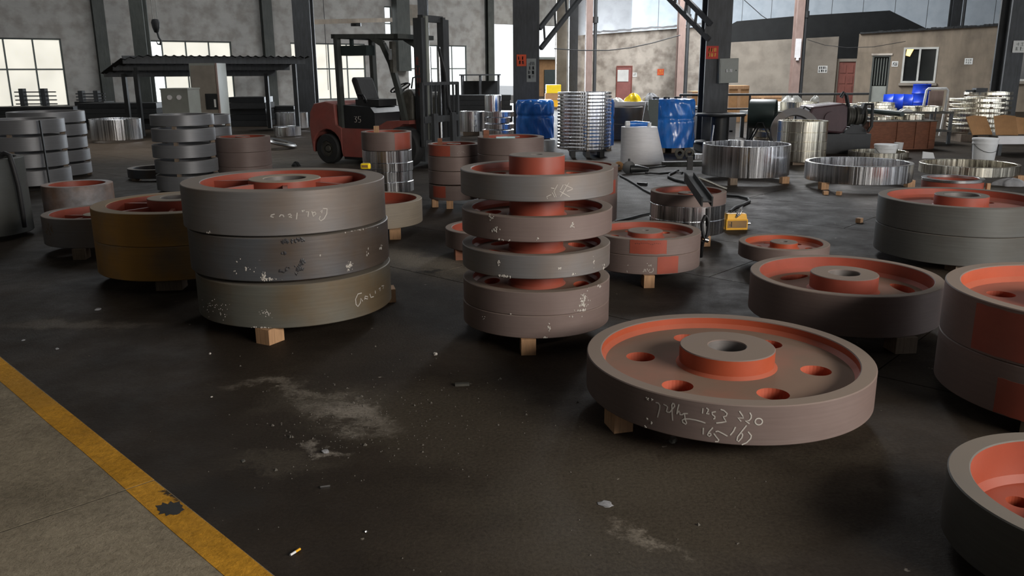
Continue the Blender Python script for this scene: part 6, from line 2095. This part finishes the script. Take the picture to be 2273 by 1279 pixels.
rag('bag', 'flat crumpled white film lying on the parts shelf', 8.2, 17.68, 0.66, 0.14, 0.09, 0.06, 'plastic_bag', 21, 'bag')
bar = tag(MB().tube([(7.2, 17.38, 0.71), (7.3, 17.2, 0.70), (7.4, 17.0, 0.69), (7.55, 16.4, 0.68)], 0.05, 8).build('green_strap', M['greenfan'], smooth=40), 'dark green strap hanging off the front of the parts shelf', 'strap')
pl = MB().box(-1.2, 1.4, -0.5, 0.6, 0, 0.15).build('pallet', M['wood_old'], None, (13.2, 28.6, 0))
tag(pl, 'low pallet under the blue barrels at the office wall', 'pallet')


def barrel(label, loc, rot):
    t = thing('blue_barrel', label, 'barrel', loc)
    t.rotation_euler = rot
    MB().lathe([(0, 0.0), (0.27, 0.0), (0.29, 0.015), (0.28, 0.03), (0.29, 0.28), (0.305, 0.30), (0.29, 0.32), (0.29, 0.58), (0.305, 0.60), (0.29, 0.62), (0.28, 0.87), (0.29, 0.885), (0.27, 0.9), (0.27, 0.88), (0, 0.88)], 40, closed=False).build('body', M['blue'], t, smooth=40)
    MB().lathe([(0, 0.881), (0.262, 0.881), (0.262, 0.886), (0, 0.886)], 32, closed=False).build('lid', M['black'], t)
    MB().cyl((0.15, 0, 0.886), (0.15, 0, 0.91), 0.03, n=12).build('bung', M['black'], t, smooth=40)
    return t


barrel('blue plastic barrel lying on its side before the dark office door', (12.35, 28.3, 0.46), (0, math.radians(90), math.radians(-25)))
barrel('blue plastic barrel standing under the first office window', (at(2046, 200, 29.0).x, 29.0, 0.151), (0, 0, 0))
fr = thing('folding_frame', 'white framed panel propped up behind the shelf of rings', 'panel', (at(2078, 220, 19.8).x, 19.8, at(2078, 243, 19.8).z))
hz = at(2078, 197, 19.8).z - fr.location.z
MB().tube([(-0.28, 0, 0), (-0.22, 0.05, hz - 0.04), (-0.18, 0.06, hz), (0.24, 0.06, hz), (0.28, 0.05, hz - 0.04), (0.24, 0, 0)], 0.03, 8).build('frame', M['white'], fr, smooth=50)
MB().prism([Vector((-0.16, 0.03, 0.05)), Vector((0.18, 0.03, 0.05)), Vector((0.2, 0.07, hz - 0.05)), Vector((-0.14, 0.07, hz - 0.05))], (0, 0.02, 0)).build('panel', M['pinksteel'], fr)
for x in (-0.26, 0.23):
    MB().bar((x, 0.0, 0.0), (x, 0.1, -fr.location.z), 0.04, 0.04).build('leg', M['white'], fr)
tag(MB().cyl((0, 0, 0), (0.0, 0, 0.75), 0.016, n=8).build('thin_rod', M['darksteel'], None, (at(2078, 240, 17.4).x, 17.4, 0)), 'thin dark rod standing before the white framed panel', 'rod')
rk = tool_rack('black tooling rack between the maroon machine and the plywood crate', 1862, 1915, 318, 272, 16.6, 2)

# rings behind the seven-ring stack and tools on top
ringstack(10.95, 19.6, 0.5, 0.4, [(0.2 + 0.106 * (7 - i), 0.2 + 0.106 * (7 - i) + 0.066) for i in range(8)], 'of the eight-ring stack beside the last column', 'shiny_warm', drift=0.01, base=0.159)
for lab, x, y in (('dark timber under the seven-ring stack', 10.1, 18.4), ('dark timber under the eight-ring stack beside the last column', 10.95, 19.5)):
    tag(MB().box(-0.45, 0.45, -0.3, 0.3, 0, 0.159).build('timber', M['wood_old'], None, (x, y, 0)), lab, 'timber')
tag(MB().box(-0.12, 0.14, -0.08, 0.1, 0, 0.09).box(-0.3, -0.12, -0.03, 0.03, 0, 0.05).build('hand_tool', M['black'], None, (10.6, 19.35, 1.009)), 'dark tool lying on the eight-ring stack', 'tool')
# low white table with cardboard at the right edge
ct = thing('low_table', 'low table with a pale edge holding cardboard at the right', 'table', (9.6, 15.0, 0))
MB().box(-0.95, 2.2, 0, 1.0, 0.31, 0.35).build('table_top', M['cast'], ct)
MB().box(-0.95, 2.2, -0.03, 0.0, 0.21, 0.35).build('apron', M['pale'], ct)
for x in (-0.85, 0.7, 2.0):
    for y in (0.05, 0.88):
        MB().box(x - 0.03, x + 0.03, y, y + 0.06, 0, 0.31).build('leg', M['darksteel'], ct)


def flap(label, X, Y, Z, w, h, lean, rz, seed, mt='cardboard'):
    r = random.Random(seed)
    mb = MB()
    f = lambda u, v: Vector(((u - .5) * w, 0.05 * math.sin(u * 3 + r.random() * 0.02) + lean * v, h * v * (1 - 0.12 * abs(u - 0.5))))
    mb.grid(f, 8, 6)
    o = mb.build('cardboard_sheet', M[mt], None, (X, Y, Z), None, (0, 0, rz))
    sd = o.modifiers.new('thick', 'SOLIDIFY')
    sd.thickness = 0.012
    return tag(o, label, 'cardboard')


flap('curved brown cardboard flap left on the low table', at(2185, 300, 15.2).x, 15.25, 0.358, 0.42, 0.33, 0.22, 0.2, 3)
flap('folded greyish cardboard sheet right on the low table', at(2232, 300, 15.2).x, 15.15, 0.358, 0.36, 0.34, 0.28, -0.25, 4)
flap('brown cardboard sheet cut by the right edge on the low table', at(2275, 300, 15.2).x, 15.3, 0.358, 0.3, 0.3, 0.15, 0.1, 5)


def bucket(label, px, py, r, h, lid=True):
    p = fl(px, py)
    t = thing('white_bucket', label, 'bucket', (p.x, p.y, 0))
    prof = [(0, 0), (r * 0.86, 0), (r * 0.97, h * 0.78), (r * 1.03, h * 0.78), (r * 1.03, h * 0.83), (r, h * 0.83), (r * 1.0, h)]
    if lid:
        prof += [(0, h)]
    else:
        prof += [(r * 0.95, h), (r * 0.82, 0.02), (0, 0.02)]
    MB().lathe(prof, 36, closed=False).build('body', M['white'], t, smooth=40)
    if lid:
        MB().lathe([(0, h), (r * 1.05, h - 0.02), (r * 1.07, h), (r * 1.04, h + 0.015), (0, h + 0.015)], 36, closed=False).build('lid', M['white'], t, smooth=40)
    MB().tube([(r * 1.02 * math.cos(a), -abs(math.sin(a)) * r * 1.02 - 0.004, h * 0.8 - 0.14 * abs(math.sin(a))) for a in [PI * i / 12 for i in range(13)]], 0.004, 5).build('handle', M['wire'], t)
    return t


bucket('white bucket with a lid behind the wide low bright ring', 1964, 352, 0.185, 0.235)
bucket('taller white bucket before the low cardboard table', 2182, 356, 0.195, 0.36)
p = at(1992, 322, 16.0)
tag(MB().lathe([(0, 0), (0.07, 0), (0.085, 0.17), (0.08, 0.17), (0.066, 0.01), (0, 0.01)], 24, closed=False).build('white_cup', M['white'], None, (p.x, 15.95, 0.0), 40), 'small white pail standing against the plywood crate', 'pail')
bpt = fl(2060, 352)
tag(MB().prism([Vector((-0.1, 0, 0)), Vector((0.12, 0, 0)), Vector((0.08, 0, 0.1)), Vector((-0.1, 0, 0.12))], (0, 0.02, 0)).build('plastic_scrap', M['white'], None, (bpt.x, bpt.y, 0)), 'small white plastic scrap between the two white buckets', 'scrap')
ring('iron_ring', 'low pale ring on the floor around the lidded white bucket', bpt.x - 0.75, bpt.y + 0.3, 0.0, 0.11, 0.5, 0.45, 'shiny_warm')
rag('rag', 'grey crumpled rag on the floor right of the small red wheel', fl(2215, 405).x, fl(2215, 412).y, 0, 0.2, 0.12, 0.09, 'rag', 31)

# ------------------------------------------------------------------ spreader beam, slings, magnet and leads
a, b = at(1530, 392, 7.6), at(1570, 448, 6.6)
bm_ = thing('lifting_spreader', 'dark steel spreader beam resting across the brown wheel rim', 'lifting spreader', a)
d = (b - a)
up = Vector((0, 0, 1))
xd = d.cross(up).normalized()
ud = xd.cross(d).normalized()


def hsec(mb, off, w, h):
    mb.bar(Vector((0, 0, 0)) + off, d + off, w, h)


for nm, off, w, h in (('flange', xd * 0.04, 0.012, 0.08), ('flange', -xd * 0.04, 0.012, 0.08), ('beam_web', Vector((0, 0, 0)), 0.07, 0.012)):
    mb = MB()
    hsec(mb, off, w, h)
    mb.build(nm, M['tread'], bm_)
MB().bar(Vector((0, 0, 0.06)), Vector((0, 0, 0.18)), 0.05, 0.03).build('lug', M['tread'], bm_)
MB().tube([d + Vector((0.0, -0.02, -0.05)), d + Vector((0.0, -0.03, -0.13)), d + Vector((0.005, -0.035, -0.19))], 0.016, 8).build('hanger', M['tread'], bm_, smooth=40)
sx = lambda px, py, Y: at(px, py, Y)
Ys = 6.55
lp = [(1566, 478), (1562, 486), (1558, 498), (1559, 512), (1562, 526), (1565, 532), (1569, 524), (1572, 508), (1573, 494), (1571, 484), (1566, 478)]
sl = thing('rope_sling', 'black wire rope sling loop hanging from the end of the spreader beam', 'sling', at(1566, 478, Ys))
MB().tube([at(x, y, Ys) - sl.location for x, y in lp], 0.014, 8, caps=False).build('rope_loop', M['cable'], sl, smooth=50)
MB().tube([at(1564, 532, Ys) - sl.location, at(1572, 534, Ys) - sl.location], 0.02, 10).build('clamp', M['chrome'], sl, smooth=40)
MB().tube([at(1561, 535, Ys) - sl.location, at(1558, 550, Ys + 0.05) - sl.location, at(1556, 570, Ys + 0.1) - sl.location], 0.014, 8).build('rope_tail', M['cable'], sl, smooth=40)
pts = [at(x, y, 7.5) for x, y in ((1545, 392), (1560, 398), (1580, 406), (1598, 414), (1613, 419))]
tag(MB().tube(pts, 0.012, 8).build('wire_rope', M['wire'], smooth=50), 'grey wire rope running from the beam top over the brown wheel rim', 'rope')
g = [(1515, 384), (1500, 381), (1486, 387), (1484, 393), (1500, 400), (1522, 405)]
pts = [fl(x, y, 0.02) for x, y in g]
tag(MB().tube(pts, 0.018, 8).build('wire_rope', M['cable'], smooth=50), 'black rope loop lying on the floor behind the spreader beam', 'rope')
pts = [fl(x, y, 0.018) for x, y in ((1614, 434), (1640, 436), (1660, 441), (1664, 447), (1650, 454), (1632, 460), (1620, 470))]
tag(MB().tube(pts, 0.016, 8).build('wire_rope', M['cable'], smooth=50), 'black rope lying on the dark floor behind the yellow magnet', 'rope')
# yellow lifting magnet
p = fl(1631, 508)
mg = thing('lifting_magnet', 'yellow lifting magnet with a chain shackle on the dark floor', 'magnet', (p.x, p.y, 0), 0.06)
mb = MB()
mb.prism([Vector((-0.105, -0.06, 0)), Vector((0.105, -0.06, 0)), Vector((0.105, -0.06, 0.10)), Vector((-0.105, -0.06, 0.10))], (0, 0.13, 0))
mb.prism([Vector((-0.095, -0.05, 0.10)), Vector((0.10, -0.05, 0.10)), Vector((0.095, -0.03, 0.15)), Vector((-0.085, -0.03, 0.15))], (0, 0.1, 0))
mb.build('body', M['yellow'], mg)
MB().box(-0.095, 0.095, -0.062, -0.058, 0.02, 0.09).build('name_plate', M['iron_yellow'], mg)
mb = MB()
strokes(mb, lambda u, v: Vector((u, -0.063, v)), [(-0.085, -0.045, 0.03, 0.08)], 5, 0.004)
mb.build('lettering', M['stain'], mg)
MB().cyl((0.105, 0, 0.05), (0.15, 0, 0.05), 0.012, n=10).build('lever_stub', M['chrome'], mg, smooth=40)
lk = [(-0.01, -0.045, 0.12), (0.02, -0.06, 0.15), (0.045, -0.04, 0.19), (0.06, -0.01, 0.215), (0.04, 0.0, 0.2), (0.01, -0.03, 0.16), (-0.01, -0.045, 0.12)]
MB().tube(lk, 0.009, 8, caps=False).build('shackle', M['chrome'], mg, smooth=50)
for i in range(5):
    c = Vector((-0.085 + 0.035 * i, 0.0, 0.165 + 0.006 * (i % 2)))
    q = [c + Vector((0.022 * math.cos(t), 0.006 * (i % 2), 0.012 * math.sin(t)) if i % 2 else (0.022 * math.cos(t), 0.012 * math.sin(t), 0)) for t in [2 * PI * j / 12 for j in range(13)]]
    MB().tube(q, 0.005, 6, caps=False).build('chain_link', M['black'], mg)
# grinder and leads near the cone
p = fl(1405, 385)
gr = thing('angle_grinder', 'black angle grinder with its lead on the floor before the cone', 'tool', (p.x, p.y, 0), 0.1)
MB().tube([(-0.05, 0, 0.07), (0.06, 0, 0.07), (0.16, 0, 0.06), (0.24, 0, 0.05)], [0.065, 0.06, 0.045, 0.03], 14).build('body', M['black'], gr, smooth=50)
MB().lathe([(0, -0.02), (0.09, -0.02), (0.1, 0.0), (0.0, 0.02)], 24, closed=False, M=Matrix.Translation((-0.07, -0.02, 0.09)) @ Matrix.Rotation(PI / 2, 4, 'X')).build('guard', M['black'], gr, smooth=30)
MB().cyl((-0.06, 0.0, 0.1), (-0.06, 0.02, 0.22), 0.016, n=10).build('handle', M['black'], gr, smooth=40)
MB().tube([fl(1430, 384, .03) - gr.location, fl(1460, 386, .015) - gr.location, fl(1490, 384, .012) - gr.location, fl(1512, 379, .012) - gr.location], 0.014, 6).build('lead', M['cable'], gr)
p = fl(1373, 378)
o = tag(MB().lathe([(0.02, 0), (0.07, 0), (0.07, 0.05), (0.02, 0.05)], 20, M=Matrix.Translation((0, 0, 0.07)) @ Matrix.Rotation(PI / 2, 4, 'X')).build('cable_plug', M['cardboard'], None, (p.x, p.y, 0), 30), 'brownish cable socket on the floor right of the five-wheel stack top', 'socket')
for i, (lab, g) in enumerate((('black lead running under the cone and along the floor', ((1370, 370), (1400, 375), (1440, 373), (1468, 370), (1477, 369))),
                              ('black lead trailing from the socket towards the bright rings', ((1376, 390), (1392, 398), (1412, 410), (1430, 422), (1446, 430))),
                              ('coiled black lead beside the socket', ((1362, 388), (1370, 394), (1366, 402), (1358, 396), (1368, 391), (1372, 388))),
                              ('black lead on the floor left of the bright rings', ((1366, 492), (1400, 484), (1425, 477), (1442, 474))))):
    tag(MB().tube([fl(x, y, 0.014) for x, y in g], 0.012, 6).build('power_lead', M['cable'], smooth=50), lab, 'cable')
p = fl(1424, 412)
tag(MB().box(-0.06, 0.08, -0.02, 0.02, 0, 0.04).build('hand_clamp', M['black'], None, (p.x, p.y, 0), None, (0, 0, -0.5)), 'small black clamp lying on the floor lead', 'clamp')
# eye bolts and fittings beside the cone
for i, (px, py) in enumerate(((1508, 352), (1530, 352))):
    p = fl(px, py)
    tag(MB().lathe([(0.04, -0.02), (0.085, -0.02), (0.085, 0.02), (0.04, 0.02)], 24, M=Matrix.Translation((0, 0, 0.09)) @ Matrix.Rotation(PI / 2, 4, 'X')).box(-0.05, 0.05, -0.04, 0.04, 0, 0.02).build('eye_fitting', M['cast'], None, (p.x, p.y, 0), 30),
        ('left', 'right')[i] + ' grey eye fitting on the floor under the blue bundle', 'fitting')
p = fl(1510, 368)
tag(MB().box(-0.3, 0.45, -0.06, 0.06, 0, 0.07).build('flat_bar', M['cast'], None, (p.x, p.y, 0), None, (0, 0, 0.1)), 'grey flat bar on the floor left of the tall bright ring', 'bar')
p = fl(1540, 352)
tag(MB().box(-0.1, 0.35, -0.1, 0.1, 0, 0.08).build('bright_plate', M['shiny'], None, (p.x + 0.1, p.y, 0)), 'bright steel plate behind the flat grey bar', 'plate')
p = fl(1330, 352)

# tilted bright casting left of the forklift
am = Matrix.Rotation(math.radians(14), 4, 'Y')
o = MB().lathe([(0.16, 0), (0.33, 0), (0.34, 0.03), (0.3, 0.06), (0.16, 0.05)], 40, M=am).build('flange_plate', M['chrome'], None, (fl(622, 330).x, fl(622, 330).y, 0.1), 30)
tag(o, 'tilted bright flange plate lying left of the forklift wheel', 'flange')
rag('rubber_lump', 'dark round lump on the floor left of the forklift wheel', fl(657, 369).x, fl(657, 369).y, 0, 0.07, 0.07, 0.07, 'tread', 51, 'lump')
ring('steel_ring', 'dull ring lying behind the dark brown pulleys', at(545, 290, 17.5).x, 17.5, 0.05, 0.2, 0.3, 0.22, 'shiny_warm')
# tape measure on the three-wheel stack
p = fl(812, 376, 0.867)
tm = thing('tape_measure', 'yellow tape measure on top of the three-wheel stack', 'tape measure', (p.x, p.y, 0.868), -0.1)
o = MB().box(-0.032, 0.032, -0.02, 0.02, 0, 0.04).build('case', M['bright_yellow'], tm)
b_ = o.modifiers.new('round', 'BEVEL')
b_.width = 0.01
b_.segments = 2
MB().bar((-0.03, -0.022, 0.003), (0.12, -0.03, 0.003), 0.014, 0.003).build('blade', M['black'], tm)
MB().box(-0.02, 0.02, -0.0215, -0.02, 0.012, 0.03).build('side_label', M['iron_yellow'], tm)
# ------------------------------------------------------------------ litter on the floor
p = fl(655, 1229)
cb = thing('cigarette_end', 'cigarette end lying on the dark floor at the bottom', 'cigarette', (p.x, p.y, 0.005), math.radians(58))
MB().cyl((-0.02, 0, 0), (0.002, 0, 0), 0.004, n=10).build('paper', M['white'], cb, smooth=40)
MB().cyl((0.002, 0, 0), (0.022, 0, 0), 0.0041, n=10).build('filter', M['yellow'], cb, smooth=40)


def pebble(name, label, px, py, s, mt, seed, cat, flat=0.6):
    r = random.Random(seed)
    p = fl(px, py)
    bm = bmesh.new()
    bmesh.ops.create_icosphere(bm, subdivisions=2, radius=1)
    for v in bm.verts:
        v.co *= r.uniform(.75, 1.2)
        v.co.x *= s
        v.co.y *= s * 0.7
        v.co.z *= s * flat
        v.co.z = max(v.co.z, -s * flat * 0.4)
    me = bpy.data.meshes.new(name)
    bm.to_mesh(me)
    bm.free()
    me.materials.append(M[mt])
    o = link(name, me, None, (p.x, p.y, s * flat * 0.4), (0, 0, r.random() * 6))
    return tag(o, label, cat)


pebble('stone', 'grey stone on the floor below the chalked flywheel', 1493, 981, 0.022, 'cast', 1, 'stone', 0.8)
pebble('stone', 'pale chip of stone below the five-wheel stack block', 966, 788, 0.016, 'chalk', 2, 'stone')
pebble('steel_nut', 'small round nut on the dark floor right of the cigarette end', 813, 1182, 0.007, 'chrome', 3, 'nut', 0.8)
pebble('stone', 'small pale chip beside the short pin near the dusty floor patch', 470, 882, 0.006, 'chalk', 4, 'stone')
pebble('stone', 'pale pebble on the floor below the front block of the three-wheel stack', 466, 786, 0.009, 'chalk', 5, 'stone')
pebble('stone', 'flat pale chip on the floor below the rust yellow wheels', 218, 687, 0.03, 'rag', 6, 'stone', 0.15)
pebble('stone', 'pale flat chip on the floor above the yellow line', 52, 756, 0.014, 'rag', 7, 'stone', 0.3)
pebble('stone', 'grey chip on the floor right of the flat chip above the yellow line', 127, 775, 0.014, 'rag', 8, 'stone', 0.3)
pebble('stone', 'crumbled pale lump in the dusty floor patch', 722, 1004, 0.02, 'rag', 9, 'stone', 0.35)
pebble('stone', 'whitish flat crumb on the brown patch below the chalked flywheel', 1345, 1120, 0.03, 'rag', 10, 'stone', 0.12)
pebble('stone', 'dark flake on the floor beside the crumbled pale lump', 540, 1024, 0.012, 'cast', 11, 'stone', 0.3)
p = fl(722, 1083)
tag(MB().box(-0.018, 0.018, -0.006, 0.006, 0, 0.006).build('metal_strip', M['chrome'], None, (p.x, p.y, 0), None, (0, 0, 0.25)), 'short bright metal strip on the floor above the cigarette end', 'metal strip')
p = fl(1026, 856)
tag(MB().box(-0.035, 0.035, -0.01, 0.012, 0, 0.012).build('steel_chip', M['cast'], None, (p.x, p.y, 0), None, (0, 0, 0.1)), 'grey steel chip on the floor below the five-wheel stack', 'chip')
p = fl(945, 604)
